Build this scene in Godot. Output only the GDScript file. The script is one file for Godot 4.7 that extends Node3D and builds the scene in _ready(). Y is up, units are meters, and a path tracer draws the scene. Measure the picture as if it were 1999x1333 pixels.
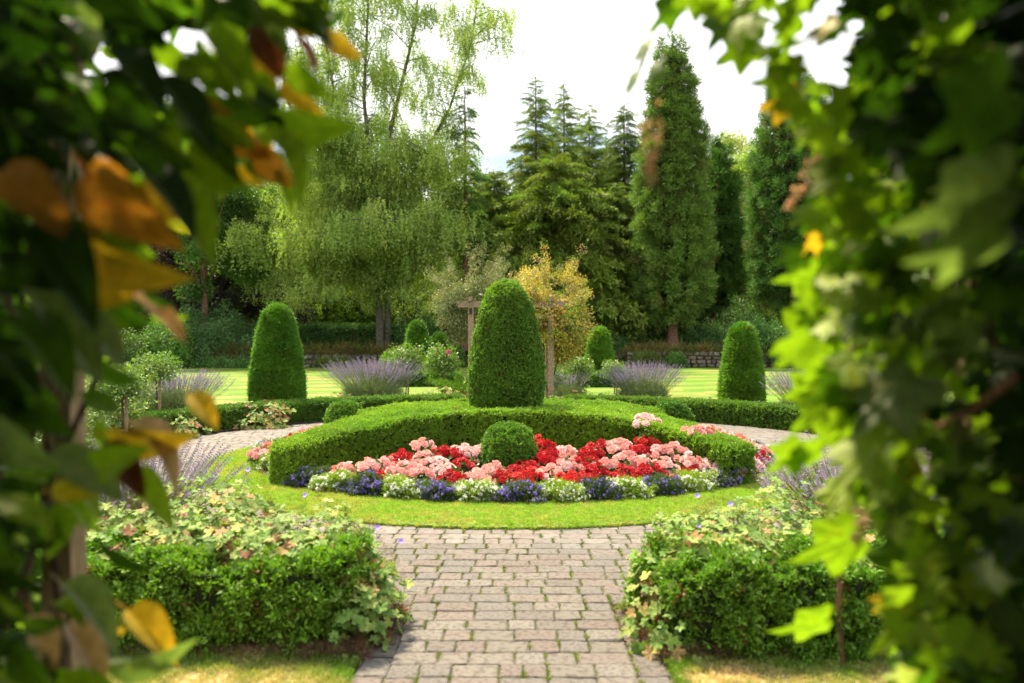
extends Node3D
# A formal garden seen from under a leafy arch: brick path, round bed with clipped box, begonias, lawn, trees.
# Metres; x to the right, y up, -z into the picture (helpers take the distance in front of the arch as a positive number).

const FOCAL := 1555.0
const EYE := 1.7
const CZ := 11.09          # distance of the middle of the round bed
var R := RandomNumberGenerator.new()
var lump := FastNoiseLite.new()
var taken := {}
var mats := {}

# ------------------------------------------------------------------ geometry helpers
class Shape:
	var v := PackedVector3Array()
	var n := PackedVector3Array()
	var c := PackedColorArray()
	var uv := PackedVector2Array()
	var ix := PackedInt32Array()

	func leaf(b: Vector3, d: Vector3, side: Vector3, l: float, w: float, fold: float, col: Color) -> void:
		var k := v.size()
		var up := side.cross(d) * (fold * w)
		v.append(b)
		v.append(b + d * (l * 0.45) - side * (w * 0.5) + up)
		v.append(b + d * l)
		v.append(b + d * (l * 0.45) + side * (w * 0.5) + up)
		for i in 4:
			c.append(col)
		ix.append_array([k, k + 1, k + 2, k, k + 2, k + 3])

	func tri(a: Vector3, b: Vector3, d: Vector3, col: Color) -> void:   # a, b, d counter-clockwise seen from outside
		var k := v.size()
		v.append(a)
		v.append(b)
		v.append(d)
		for i in 3:
			c.append(col)
		ix.append_array([k, k + 2, k + 1])

	func quad(a: Vector3, b: Vector3, d: Vector3, e: Vector3, col: Color) -> void:
		var k := v.size()
		v.append(a)
		v.append(b)
		v.append(d)
		v.append(e)
		for i in 4:
			c.append(col)
		ix.append_array([k, k + 2, k + 1, k, k + 3, k + 2])

	func box(lo: Vector3, hi: Vector3, col: Color, t := Transform3D()) -> void:
		var p := []
		for i in 8:
			p.append(t * Vector3(hi.x if i & 1 else lo.x, hi.y if i & 2 else lo.y, hi.z if i & 4 else lo.z))
		for f in [[0, 2, 3, 1], [4, 5, 7, 6], [0, 1, 5, 4], [2, 6, 7, 3], [0, 4, 6, 2], [1, 3, 7, 5]]:
			quad(p[f[0]], p[f[1]], p[f[2]], p[f[3]], col)

	func tube(pts: Array, rad: Array, sides: int, col: Color) -> void:
		var k := v.size()
		var m := pts.size()
		for i in m:
			var d: Vector3 = (pts[mini(i + 1, m - 1)] - pts[maxi(i - 1, 0)]).normalized()
			var x: Vector3 = d.cross(Vector3(0.31, 0.2, 0.93)).normalized()
			var y: Vector3 = d.cross(x)
			for s in sides:
				var a := TAU * s / sides
				var o: Vector3 = x * cos(a) + y * sin(a)
				v.append(pts[i] + o * rad[i])
				n.append(o)
				c.append(col)
				uv.append(Vector2(float(s) / sides, i))
		for i in m - 1:
			for s in sides:
				var s2 := (s + 1) % sides
				var a := k + i * sides
				ix.append_array([a + s, a + sides + s, a + sides + s2, a + s, a + sides + s2, a + s2])

	func mesh() -> ArrayMesh:
		var a := []
		a.resize(Mesh.ARRAY_MAX)
		a[Mesh.ARRAY_VERTEX] = v
		a[Mesh.ARRAY_INDEX] = ix
		a[Mesh.ARRAY_COLOR] = c
		if n.size() == v.size():
			a[Mesh.ARRAY_NORMAL] = n
		if uv.size() == v.size():
			a[Mesh.ARRAY_TEX_UV] = uv
		var m := ArrayMesh.new()
		m.add_surface_from_arrays(Mesh.PRIMITIVE_TRIANGLES, a)
		return m


class Surface:                      # a surface to scatter on, area by area
	var a := PackedVector3Array()
	var b := PackedVector3Array()
	var d := PackedVector3Array()
	var sum := PackedFloat32Array()
	var total := 0.0
	func take(s: Shape) -> void:
		for i in range(0, s.ix.size(), 3):
			add(s.v[s.ix[i]], s.v[s.ix[i + 2]], s.v[s.ix[i + 1]])
	func add(p: Vector3, q: Vector3, r: Vector3) -> void:
		a.append(p)
		b.append(q)
		d.append(r)
		total += (q - p).cross(r - p).length() * 0.5
		sum.append(total)
	func pick(rng: RandomNumberGenerator) -> Array:
		var i := mini(sum.bsearch(rng.randf() * total), a.size() - 1)
		var s := sqrt(rng.randf())
		var t := rng.randf()
		return [a[i] * (1.0 - s) + b[i] * (s * (1.0 - t)) + d[i] * (s * t), (b[i] - a[i]).cross(d[i] - a[i]).normalized()]


func W(px: float, py: float, far: float) -> Vector3:
	return Vector3((px - 1000.0) * far / FOCAL, EYE - (py - 656.0) * far / FOCAL, -far)

func rf(a: float, b: float) -> float:
	return R.randf_range(a, b)

func rv() -> Vector3:
	return Vector3(R.randf() - 0.5, R.randf() - 0.5, R.randf() - 0.5) * 2.0

func lin(r: float, g: float, b: float) -> Color:
	return Color(r, g, b)

func shade(c: Color, k: float) -> Color:
	return Color(c.r * k, c.g * k, c.b * k)

func vary(c: Color, a: float) -> Color:
	var k := 1.0 + rf(-a, a)
	return Color(c.r * k * (1.0 + rf(-a, a) * 0.4), c.g * k, c.b * k * (1.0 + rf(-a, a) * 0.5))

func facing(y: Vector3, s: float) -> Basis:    # y axis along a direction, any spin
	y = y.normalized()
	var x := y.cross(rv() + Vector3(0.001, 0.002, 0.003)).normalized()
	return Basis(x * s, y * s, x.cross(y) * s)

# ------------------------------------------------------------------ naming helpers
func numbered(called: String) -> String:
	var k: int = taken.get(called, 0)
	taken[called] = k + 1
	return called if k == 0 else "%s_%03d" % [called, k]

func tag(o: Node3D, label: String, category: String, group := "") -> void:
	o.set_meta("label", label)
	o.set_meta("category", category)
	if group:
		o.set_meta("group", group)

func thing(called: String, label: String, category: String, at := Vector3.ZERO, group := "") -> Node3D:
	var o := Node3D.new()
	o.name = numbered(called)
	add_child(o)
	o.position = at
	tag(o, label, category, group)
	return o

func part(called: String, m: Mesh, mat: Material, parent: Node3D = null) -> MeshInstance3D:
	var o := MeshInstance3D.new()
	o.mesh = m
	o.material_override = mat
	if parent:
		o.name = called
		parent.add_child(o, true)
	else:
		o.name = numbered(called)
		add_child(o)
	return o

func struct(called: String, m: Mesh, mat: Material, parent: Node3D = null) -> MeshInstance3D:
	var o := part(called, m, mat, parent)
	if parent == null:
		o.set_meta("kind", "structure")
	return o

func many(called: String, m: Mesh, mat: Material, where: Array, tint: Array, parent: Node3D = null) -> MultiMeshInstance3D:
	var mm := MultiMesh.new()
	mm.transform_format = MultiMesh.TRANSFORM_3D
	mm.use_colors = true
	mm.mesh = m
	mm.instance_count = where.size()
	for i in where.size():
		mm.set_instance_transform(i, where[i])
		mm.set_instance_color(i, tint[i])
	var o := MultiMeshInstance3D.new()
	o.multimesh = mm
	o.material_override = mat
	o.set_meta("kind", "stuff")
	if parent:
		o.name = called
		parent.add_child(o, true)
	else:
		o.name = numbered(called)
		add_child(o)
	return o

# ------------------------------------------------------------------ materials
func leafy(key: String, rough: float, back: Color, spec := 0.35) -> StandardMaterial3D:
	if not mats.has(key):
		var m := StandardMaterial3D.new()
		m.vertex_color_use_as_albedo = true
		m.roughness = rough
		m.metallic_specular = spec
		m.cull_mode = BaseMaterial3D.CULL_DISABLED
		m.backlight_enabled = back != Color.BLACK
		m.backlight = back.linear_to_srgb()
		mats[key] = m
	return mats[key]

func solid(key: String, c: Color, rough: float) -> StandardMaterial3D:
	if not mats.has(key):
		var m := StandardMaterial3D.new()
		m.albedo_color = c.linear_to_srgb()
		m.roughness = rough
		m.metallic_specular = 0.3
		mats[key] = m
	return mats[key]

func ramp(stops: Array) -> Gradient:
	var g := Gradient.new()
	var o := PackedFloat32Array()
	var c := PackedColorArray()
	for s in stops:
		o.append(s[0])
		c.append((s[1] as Color).linear_to_srgb())
	g.offsets = o
	g.colors = c
	return g

func speckle(seed_: int, freq: float, stops: Array, size := 512, oct := 5) -> NoiseTexture2D:
	var f := FastNoiseLite.new()
	f.seed = seed_
	f.frequency = freq
	f.fractal_octaves = oct
	f.fractal_gain = 0.6
	var t := NoiseTexture2D.new()
	t.width = size
	t.height = size
	t.seamless = true
	t.noise = f
	if stops.size():
		t.color_ramp = ramp(stops)
	return t

func grainy(key: String, seed_: int, freq: float, stops: Array, per_metre: float, relief: float, rough := 0.9, tinted := false) -> StandardMaterial3D:
	if not mats.has(key):
		var m := StandardMaterial3D.new()
		m.albedo_texture = speckle(seed_, freq, stops)
		m.roughness = rough
		m.metallic_specular = 0.3
		m.uv1_triplanar = true
		m.uv1_world_triplanar = true
		m.uv1_scale = Vector3.ONE * per_metre
		m.vertex_color_use_as_albedo = tinted
		if relief > 0.0:
			m.heightmap_enabled = true
			m.heightmap_scale = relief
			m.heightmap_texture = speckle(seed_ + 7, freq * 1.6, [])
		mats[key] = m
	return mats[key]

func veined(kind: String) -> ImageTexture:      # veins, blotches and worn edges of a vine leaf
	if not mats.has("veins_" + kind):
		var size := 256
		var im := Image.create(size, size, false, Image.FORMAT_RGB8)
		var f := FastNoiseLite.new()
		f.seed = 17
		f.frequency = 0.018
		f.fractal_octaves = 4
		var g := FastNoiseLite.new()
		g.seed = 18
		g.frequency = 0.06
		for y in size:
			for x in size:
				var u := float(x) / size
				var w := float(y) / size
				var v := 1.0
				if kind == "oval":
					var off := absf(u - 0.5)
					v = smoothstep(0.0, 0.012, off)
					v = minf(v, 0.55 + 0.45 * smoothstep(0.0, 0.06, absf(fposmod(w * 9.0 - off * 7.0, 1.0) - 0.5) * 0.5))
				else:
					var p := Vector2(u - 0.5, w - 0.39)
					var a := atan2(p.x, p.y)
					for k in [0.0, 0.82, -0.82, 1.62, -1.62]:
						v = minf(v, smoothstep(0.0, 0.035, absf(a - k) * p.length() * 2.0) if absf(a - k) < 0.6 else 1.0)
					v = minf(v, 0.7 + 0.3 * smoothstep(0.0, 0.2, absf(fposmod(p.length() * 14.0, 1.0) - 0.5)))
				var n := f.get_noise_2d(x, y)
				var c := Color(0.86, 0.86, 0.80).lerp(Color(1.0, 1.0, 1.0), clampf(0.5 + n * 1.6, 0.0, 1.0))
				c = Color(1.0, 1.0, 0.72).lerp(c, 0.35 + 0.65 * v)
				var spot := smoothstep(0.42, 0.55, g.get_noise_2d(x, y) + 0.25 * n)
				c = c.lerp(Color(0.62, 0.46, 0.30), spot * 0.8)
				c = c.lerp(Color(0.95, 0.78, 0.45), smoothstep(0.15, 0.5, n) * 0.35)
				im.set_pixel(x, y, c)
		mats["veins_" + kind] = ImageTexture.create_from_image(im)
	return mats["veins_" + kind]

# ------------------------------------------------------------------ leaf meshes (made once, used many times)
var sprig := {}

func make_sprigs() -> void:
	var w := Color.WHITE
	# clipped box: opposite pairs of small oval leaves up a short shoot
	for q in 3:
		var s := Shape.new()
		for sh in 3:
			var d := (Vector3.UP + rv() * 0.55).normalized()
			var b := rv() * 0.012
			for k in 5:
				for e in [-1, 1]:
					var x := facing(d, 1.0)
					var ld := (d * 0.7 + x.x * 0.8).normalized()
					s.leaf(b + d * (0.010 * k), ld, ld.cross(rv()).normalized(), rf(0.016, 0.024), rf(0.009, 0.013), 0.15, vary(w, 0.22))
		sprig["box%d" % q] = s.mesh()
	# yew / thuja topiary: short upright feathery tips
	for q in 3:
		var s := Shape.new()
		for sh in 4:
			var d := (Vector3.UP + rv() * 0.5).normalized()
			var b := rv() * 0.016
			for k in 6:
				var x := facing(d, 1.0)
				var ld := (d + x.x * 0.6).normalized()
				s.leaf(b + d * (0.009 * k), ld, ld.cross(rv()).normalized(), rf(0.018, 0.028), rf(0.005, 0.008), 0.1, vary(w, 0.22))
		sprig["yew%d" % q] = s.mesh()
	# broad leaves in a loose clump of radius one
	for q in 4:
		var s := Shape.new()
		for k in 46:
			var p := rv()
			if p.length() > 1.0:
				p = p.normalized() * rf(0.6, 1.0)
			var d := (p.normalized() * 0.7 + rv() * 0.7 + Vector3(0, -0.3, 0)).normalized()
			s.leaf(p, d, d.cross(Vector3.UP * 0.9 + rv() * 0.8).normalized(), rf(0.26, 0.42), rf(0.15, 0.24), 0.15, vary(w, 0.25))
		sprig["broad%d" % q] = s.mesh()
	# hanging birch spray: several drooping twigs with small leaves, length one
	for q in 4:
		var s := Shape.new()
		for t in 7:
			var p := rv() * Vector3(0.25, 0.08, 0.25)
			var out := Vector3(rf(-1, 1), 0.0, rf(-1, 1)) * 0.35
			var n := 11
			for k in n:
				var u := float(k) / n
				var at := p + out * u + Vector3(0, -u * rf(0.75, 1.0), 0)
				var d := (Vector3(rf(-1, 1), rf(-1.2, 0.2), rf(-1, 1))).normalized()
				s.leaf(at, d, d.cross(rv()).normalized(), rf(0.075, 0.13), rf(0.05, 0.085), 0.15, vary(w, 0.25))
		sprig["birch%d" % q] = s.mesh()
	# fir bough: flat, drooping at its tip, length one along x
	for q in 4:
		var s := Shape.new()
		for k in 17:
			var u := 0.12 + 0.88 * k / 16.0
			var at := Vector3(u, 0.06 * sin(u * 3.0) - 0.22 * u * u, 0)
			for e in [-1, 1]:
				var l := (0.42 * (1.0 - u) + 0.10) * rf(0.45, 1.2)
				var d := Vector3(rf(0.35, 1.1), rf(-0.45, 0.2), e * rf(0.5, 1.0)).normalized()
				var m := int(4 + l * 16)
				for j in m:
					var v := (j + 0.5) / m
					for f in 3:
						var nd := (d * 0.7 + Vector3(0, rf(-0.6, 0.5), 0) + rv() * 0.8).normalized()
						s.leaf(at + d * (l * v) + Vector3(0, -0.08 * v * v, 0), nd, nd.cross(Vector3.UP + rv() * 0.5).normalized(), rf(0.045, 0.085), rf(0.016, 0.028), 0.1, vary(w, 0.25))
		sprig["fir%d" % q] = s.mesh()
	# cypress spray: a flat upright fan of scale-leaf twigs, length one up y
	for q in 4:
		var s := Shape.new()
		for t in 9:
			var a := rf(-1.0, 1.0)
			var d := Vector3(sin(a), cos(a), rf(-0.35, 0.35)).normalized()
			for k in 7:
				var u := (k + 0.5) / 7.0
				var ld := (d + rv() * 0.6 + Vector3(0, -0.25, 0.1) * u).normalized()
				s.leaf(d * (u * 0.75), ld, ld.cross(rv()).normalized(), rf(0.13, 0.22), rf(0.04, 0.07), 0.1, vary(w, 0.28))
		sprig["cypress%d" % q] = s.mesh()
	# grass tuft
	for q in 3:
		var s := Shape.new()
		for k in 13:
			var d := (Vector3.UP + rv() * Vector3(0.8, 0.1, 0.8)).normalized()
			var p := Vector3(rf(-1, 1), 0, rf(-1, 1)) * 0.018
			s.leaf(p, d, d.cross(rv()).normalized(), rf(0.02, 0.036), rf(0.0022, 0.0036), 0.0, vary(w, 0.22))
		sprig["grass%d" % q] = s.mesh()
	# needle-leaved sub-shrub tuft (lavender foliage)
	for q in 2:
		var s := Shape.new()
		for k in 26:
			var d := (Vector3.UP + rv() * 0.9).normalized()
			s.leaf(rv() * 0.04 + d * rf(0, 0.10), (d + rv() * 0.5).normalized(), rv().normalized(), rf(0.05, 0.09), 0.006, 0.0, vary(w, 0.2))
		sprig["needle%d" % q] = s.mesh()
	# small cushion of fine stems for the bedding plants, radius about 0.05
	for q in 2:
		var s := Shape.new()
		for k in 34:
			var d := (Vector3.UP + rv() * 0.9).normalized()
			s.leaf(rv() * 0.035, d, d.cross(rv()).normalized(), rf(0.025, 0.05), rf(0.005, 0.009), 0.1, vary(w, 0.25))
		sprig["fine%d" % q] = s.mesh()
	# little four-petalled flowers in a head
	for q in 2:
		var s := Shape.new()
		for k in 9:
			var p := (Vector3.UP * 0.6 + rv()).normalized() * 0.012
			for e in 4:
				var a := TAU * e / 4.0 + q
				var d := (Vector3(cos(a), 0.35, sin(a)) + p * 20.0).normalized()
				s.leaf(p, d, d.cross(p.normalized()).normalized(), 0.0075, 0.006, 0.0, vary(w, 0.12))
		sprig["floret%d" % q] = s.mesh()
	# lobed (cranesbill) leaf, radius one, flat in xz with a petiole below
	for q in 3:
		sprig["lobed%d" % q] = lobed(5, 0.30 + 0.07 * q, 0.16, true)
	# palmate vine leaf standing along +y from its stalk, normal +z
	for q in 3:
		sprig["palm%d" % q] = vine_leaf(0.34 + 0.08 * q, 0.10 + 0.12 * q)
		sprig["oval%d" % q] = oval_leaf(0.46 + 0.05 * q, 0.10 + 0.14 * q, 0.2 + 0.18 * q)
	# lavender flower stalk, height one
	for q in 3:
		var s := Shape.new()
		var bend := Vector3(rf(-1, 1), 0, rf(-1, 1)) * 0.16
		var stem := lin(0.16, 0.20, 0.10)
		for e in 2:
			var side := Vector3.RIGHT if e == 0 else Vector3.BACK
			s.quad(-side * 0.003, side * 0.003, side * 0.0028 + bend * 0.4 + Vector3(0, 0.5, 0), -side * 0.0028 + bend * 0.4 + Vector3(0, 0.5, 0), stem)
			s.quad(-side * 0.0028 + bend * 0.4 + Vector3(0, 0.5, 0), side * 0.0028 + bend * 0.4 + Vector3(0, 0.5, 0), side * 0.002 + bend + Vector3(0, 0.86, 0), -side * 0.002 + bend + Vector3(0, 0.86, 0), stem)
		for k in 7:
			var y := 0.83 + 0.17 * k / 6.0 - (0.08 if k == 0 else 0.0)
			for e in 5:
				var a := TAU * e / 5.0 + k
				var d := Vector3(cos(a), 0.9, sin(a)).normalized()
				s.leaf(bend + Vector3(0, y, 0), d, d.cross(Vector3.UP).normalized(), rf(0.024, 0.034), 0.013, 0.2, vary(lin(0.27, 0.235, 0.31), 0.35))
		sprig["lavender%d" % q] = s.mesh()


func lobed(lobes: int, depth: float, cup: float, stalk: bool) -> ArrayMesh:
	var s := Shape.new()
	var pts := []
	var m := lobes * 6
	for k in m + 1:
		var a := -2.6 + 5.2 * k / m
		var u := fposmod(k / 6.0, 1.0)
		var r := 1.0 - depth * pow(absf(u * 2.0 - 1.0), 0.8)
		if k % 2 == 1:
			r *= 0.88
		pts.append(Vector3(sin(a) * r, cup * r * r + rf(-0.06, 0.06), cos(a) * r))
	for k in m:
		s.tri(Vector3.ZERO, pts[k], pts[k + 1], vary(Color.WHITE, 0.12))
	if stalk:
		s.quad(Vector3(-0.03, 0, 0), Vector3(0.03, 0, 0), Vector3(0.03, -1.4, -0.5), Vector3(-0.03, -1.4, -0.5), Color(0.9, 0.75, 0.7))
	return s.mesh()


func vine_leaf(depth: float, curl: float) -> ArrayMesh:
	var s := Shape.new()
	var ang := [-2.75, -2.35, -1.95, -1.62, -1.3, -1.0, -0.82, -0.55, -0.28, -0.14, 0.0, 0.14, 0.28, 0.55, 0.82, 1.0, 1.3, 1.62, 1.95, 2.35, 2.75]
	var rad := [0.30, 0.48, 0.56, 0.54, 0.50, 0.68, 0.80, 0.70, 0.62, 0.82, 1.0, 0.82, 0.62, 0.70, 0.80, 0.68, 0.50, 0.54, 0.56, 0.48, 0.30]
	var p := []
	for k in ang.size():
		var r: float = rad[k] * (1.0 - depth * 0.3) + depth * 0.3 * rad[k] * rad[k] * 1.2
		r *= rf(0.92, 1.06)
		var q := Vector3(sin(ang[k]) * r * 0.95, cos(ang[k]) * r * 0.75 + 0.25, 0.0)
		q.z = -curl * q.length_squared() + 0.10 * absf(q.x) + rf(-0.03, 0.03)
		p.append(q)
	var mid := Vector3(0, 0.22, 0.02)
	for k in p.size() - 1:
		var h: Vector3 = mid.lerp(p[k], 0.55) + Vector3(0, 0, 0.02)
		var g: Vector3 = mid.lerp(p[k + 1], 0.55) + Vector3(0, 0, 0.02)
		var col := vary(Color.WHITE, 0.10)
		s.tri(mid, g, h, shade(col, 1.12))
		s.quad(h, g, p[k + 1], p[k], col)
	s.quad(Vector3(-0.012, 0.22, 0), Vector3(0.012, 0.22, 0), Vector3(0.012, -0.35, -0.1), Vector3(-0.012, -0.35, -0.1), Color(1.0, 0.6, 0.5))
	for q in s.v:
		s.uv.append(Vector2(q.x * 0.5 + 0.5, (q.y + 0.4) / 1.6))
	return s.mesh()


func oval_leaf(wide: float, fold: float, curl: float) -> ArrayMesh:
	var s := Shape.new()
	var n := 8
	var rows := []
	for k in n + 1:
		var u := float(k) / n
		var hw := wide * 0.5 * pow(sin(PI * pow(u, 0.82)), 0.8) if k < n and k > 0 else 0.0
		var z := -curl * u * u
		var r := []
		for e in [-1.0, -0.5, 0.0, 0.5, 1.0]:
			r.append(Vector3(e * hw, u, z + absf(e) * hw * fold * 2.0 + (sin(u * 19.0) * 0.015 * absf(e))))
		rows.append(r)
	for k in n:
		for e in 4:
			var col := shade(vary(Color.WHITE, 0.07), 1.06 if (k + e) % 2 else 0.97)
			s.quad(rows[k][e], rows[k][e + 1], rows[k + 1][e + 1], rows[k + 1][e], col)
	s.quad(Vector3(-0.012, 0.02, 0), Vector3(0.012, 0.02, 0), Vector3(0.012, -0.22, 0.05), Vector3(-0.012, -0.22, 0.05), Color(1.0, 0.7, 0.5))
	for q in s.v:
		s.uv.append(Vector2(q.x + 0.5, (q.y + 0.25) / 1.3))
	return s.mesh()

# ------------------------------------------------------------------ clipped plants
func lathe(profile: Array, sides: int, wobble: float) -> Shape:
	var s := Shape.new()
	for k in profile.size() - 1:
		for e in sides:
			var p := []
			for q in [[k, e], [k, (e + 1) % sides], [k + 1, (e + 1) % sides], [k + 1, e]]:
				var a: float = TAU * q[1] / sides
				var r: float = profile[q[0]].x * (1.0 + wobble * lump.get_noise_3d(cos(a) * 40.0, profile[q[0]].y * 40.0, sin(a) * 40.0))
				p.append(Vector3(cos(a) * r, profile[q[0]].y, -sin(a) * r))
			s.quad(p[0], p[1], p[2], p[3], Color.WHITE)
	return s

func prism(plan: PackedVector2Array, low: PackedFloat32Array, high: PackedFloat32Array) -> Shape:   # plan in x and distance
	var s := Shape.new()
	var n := plan.size()
	if not Geometry2D.is_polygon_clockwise(plan):
		pass
	var area := 0.0
	for k in n:
		area += plan[k].cross(plan[(k + 1) % n])
	for k in n:
		var j := (k + 1) % n
		var a := Vector3(plan[k].x, low[k], -plan[k].y)
		var b := Vector3(plan[j].x, low[j], -plan[j].y)
		var c := Vector3(plan[j].x, high[j], -plan[j].y)
		var d := Vector3(plan[k].x, high[k], -plan[k].y)
		if area > 0.0:
			s.quad(a, b, c, d, Color.WHITE)
		else:
			s.quad(b, a, d, c, Color.WHITE)
	var t := Geometry2D.triangulate_polygon(plan)
	for k in range(0, t.size(), 3):
		var p := []
		for e in 3:
			p.append(Vector3(plan[t[k + e]].x, high[t[k + e]], -plan[t[k + e]].y))
		if (p[1] - p[0]).cross(p[2] - p[0]).y > 0:
			s.tri(p[0], p[1], p[2], Color.WHITE)
		else:
			s.tri(p[0], p[2], p[1], Color.WHITE)
	return s

func clothe(parent: Node3D, skin: Shape, kind: String, per_m2: float, size: float, tint: Color, spread: float, deep := 0.02, patchy := 0.25, ragged := 0.0) -> void:
	# the dark twiggy inside, then shoots all over the clipped surface
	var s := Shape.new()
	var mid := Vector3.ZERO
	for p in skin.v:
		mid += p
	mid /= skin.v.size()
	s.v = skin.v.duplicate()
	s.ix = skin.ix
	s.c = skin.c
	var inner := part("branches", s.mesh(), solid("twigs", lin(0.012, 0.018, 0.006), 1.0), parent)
	inner.scale = Vector3.ONE
	var k := Surface.new()
	k.take(skin)
	var n := int(k.total * per_m2)
	var where := [[], [], []]
	var tints := [[], [], []]
	for i in n:
		var q := k.pick(R)
		var shift := ragged * (lump.get_noise_3dv(q[0] * 55.0) + 0.6 * lump.get_noise_3dv(q[0] * 140.0))
		if ragged > 0.1:
			shift -= 0.07 * smoothstep(0.10, 0.0, 0.40 - q[0].y) * (1.0 - absf(q[1].y))
		var f := i % 3
		var up: Vector3 = q[1] + rv() * spread + Vector3(0, 0.25, 0)
		where[f].append(Transform3D(facing(up, size * (rf(0.75, 1.25) if R.randf() > 0.03 else rf(1.3, 1.8))), q[0] + q[1] * (rf(-deep, deep * 0.9) + shift)))
		var g := lump.get_noise_3dv((q[0] + parent.position) * 9.0)
		var h := lump.get_noise_3dv((q[0] + parent.position) * 45.0)
		var c := shade(tint, 1.55 * (1.0 + patchy * g * 1.2 + patchy * h * 1.3))
		c.r *= 1.0 + patchy * g * 0.9
		if R.randf() < 0.012:
			c = lin(0.17, 0.09, 0.035)
		tints[f].append(vary(c, 0.18))
	for f in 3:
		many("foliage", sprig["%s%d" % [kind, f]], leafy("clip", 0.5, lin(0.55, 0.72, 0.12), 0.4), where[f], tints[f], parent)

# ------------------------------------------------------------------ the scene
func _ready() -> void:
	R.seed = 4711
	lump.seed = 5
	lump.frequency = 0.05
	lump.fractal_octaves = 3
	var cam := Camera3D.new()
	cam.name = "camera"
	var phys := CameraAttributesPhysical.new()
	phys.frustum_focal_length = 28.0
	phys.frustum_near = 0.05
	phys.frustum_far = 900.0
	phys.frustum_focus_distance = 9.6
	phys.exposure_aperture = 1.5
	cam.attributes = phys
	cam.position = Vector3(0, EYE, 0)
	cam.rotation_degrees = Vector3(-0.387, 0, 0)
	add_child(cam)
	cam.current = true

	var env := Environment.new()
	env.background_mode = Environment.BG_SKY
	var sky := Sky.new()
	var pano := PanoramaSkyMaterial.new()
	pano.panorama = ImageTexture.create_from_image(sky_picture())
	pano.energy_multiplier = 1.0
	sky.sky_material = pano
	env.sky = sky
	env.tonemap_mode = Environment.TONE_MAPPER_LINEAR
	env.tonemap_exposure = 3.7
	env.sdfgi_enabled = true
	env.ssao_enabled = true
	env.ssil_enabled = true
	var we := WorldEnvironment.new()
	we.name = "world_environment"
	we.environment = env
	add_child(we)
	var sun := DirectionalLight3D.new()
	sun.name = "sun"
	sun.light_color = Color(1.0, 0.93, 0.80)
	sun.light_energy = 1.6
	sun.light_angular_distance = 6.0
	sun.shadow_enabled = true
	var towards := Vector3(-0.40, 1.05, -0.58).normalized()
	add_child(sun)
	sun.look_at_from_position(towards * 50.0, Vector3.ZERO, Vector3.UP)

	make_sprigs()
	make_ground()
	make_paving()
	make_lawns()
	make_stone_walls()
	make_hedges()
	make_topiary()
	make_flower_bed()
	make_borders()
	make_rose_arch()
	make_trees()
	make_shrubs()
	make_arbour()


func sky_picture() -> Image:
	var w := 768
	var h := 384
	var im := Image.create(w, h, false, Image.FORMAT_RGBF)
	var f := FastNoiseLite.new()
	f.seed = 21
	f.frequency = 0.9
	f.fractal_octaves = 5
	for y in h:
		var up := (0.5 - (y + 0.5) / h) * PI
		for x in w:
			var az := (x + 0.5) / w * TAU
			var d := Vector3(sin(az) * cos(up), sin(up), cos(az) * cos(up))
			var q := d.rotated(Vector3.UP, 0.11) / (absf(d.y) + 0.35)
			var n := f.get_noise_3d(q.x * 1.6, q.y * 1.6, q.z * 1.6)
			var cloud := smoothstep(-0.34, 0.0, n)
			var blue := Color(0.185, 0.23, 0.275)
			var white := Color(1, 1, 1) * (0.40 + 0.28 * n)
			var c := blue.lerp(white, cloud) * (1.0 + 0.9 * maxf(0.0, d.y))
			if up < 0.0:
				c = Color(0.18, 0.20, 0.15)
			im.set_pixel(x, y, c)
	return im


func sheet(called: String, lo: Vector2, hi: Vector2, y: float, mat: Material) -> MeshInstance3D:   # x and distance
	var s := Shape.new()
	s.quad(Vector3(lo.x, y, -lo.y), Vector3(hi.x, y, -lo.y), Vector3(hi.x, y, -hi.y), Vector3(lo.x, y, -hi.y), Color.WHITE)
	return struct(called, s.mesh(), mat)


func make_ground() -> void:
	var earth := grainy("earth", 3, 0.02, [[0.25, lin(0.025, 0.018, 0.012)], [0.55, lin(0.055, 0.040, 0.026)], [0.8, lin(0.10, 0.075, 0.05)]], 1.2, 2.0, 1.0)
	sheet("ground", Vector2(-400, -300), Vector2(400, 800), -0.03, earth)
	# the raised wood floor behind the stone walls
	var floor_ := grainy("woodfloor", 9, 0.02, [[0.3, lin(0.02, 0.022, 0.01)], [0.6, lin(0.05, 0.05, 0.02)], [0.8, lin(0.09, 0.075, 0.03)]], 0.5, 2.0, 1.0)
	for e in [[-300.0, -7.4], [5.2, 300.0]]:
		var s := Shape.new()
		s.box(Vector3(e[0], -0.02, -700), Vector3(e[1], 0.84, -43.4), Color.WHITE)
		struct("wood_terrace", s.mesh(), floor_)
	sheet("wood_floor", Vector2(-7.4, 43.4), Vector2(5.2, 61), 0.02, floor_)
	sheet("far_lawn", Vector2(-7.35, 61), Vector2(5.15, 200), 0.06, lawn_material())


func bed_height(x: float, far: float) -> float:
	var q := Vector2(x / 3.45, (CZ - far) / 3.05).length_squared()
	return 0.035 + 0.25 * maxf(0.0, 1.0 - q)


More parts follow.
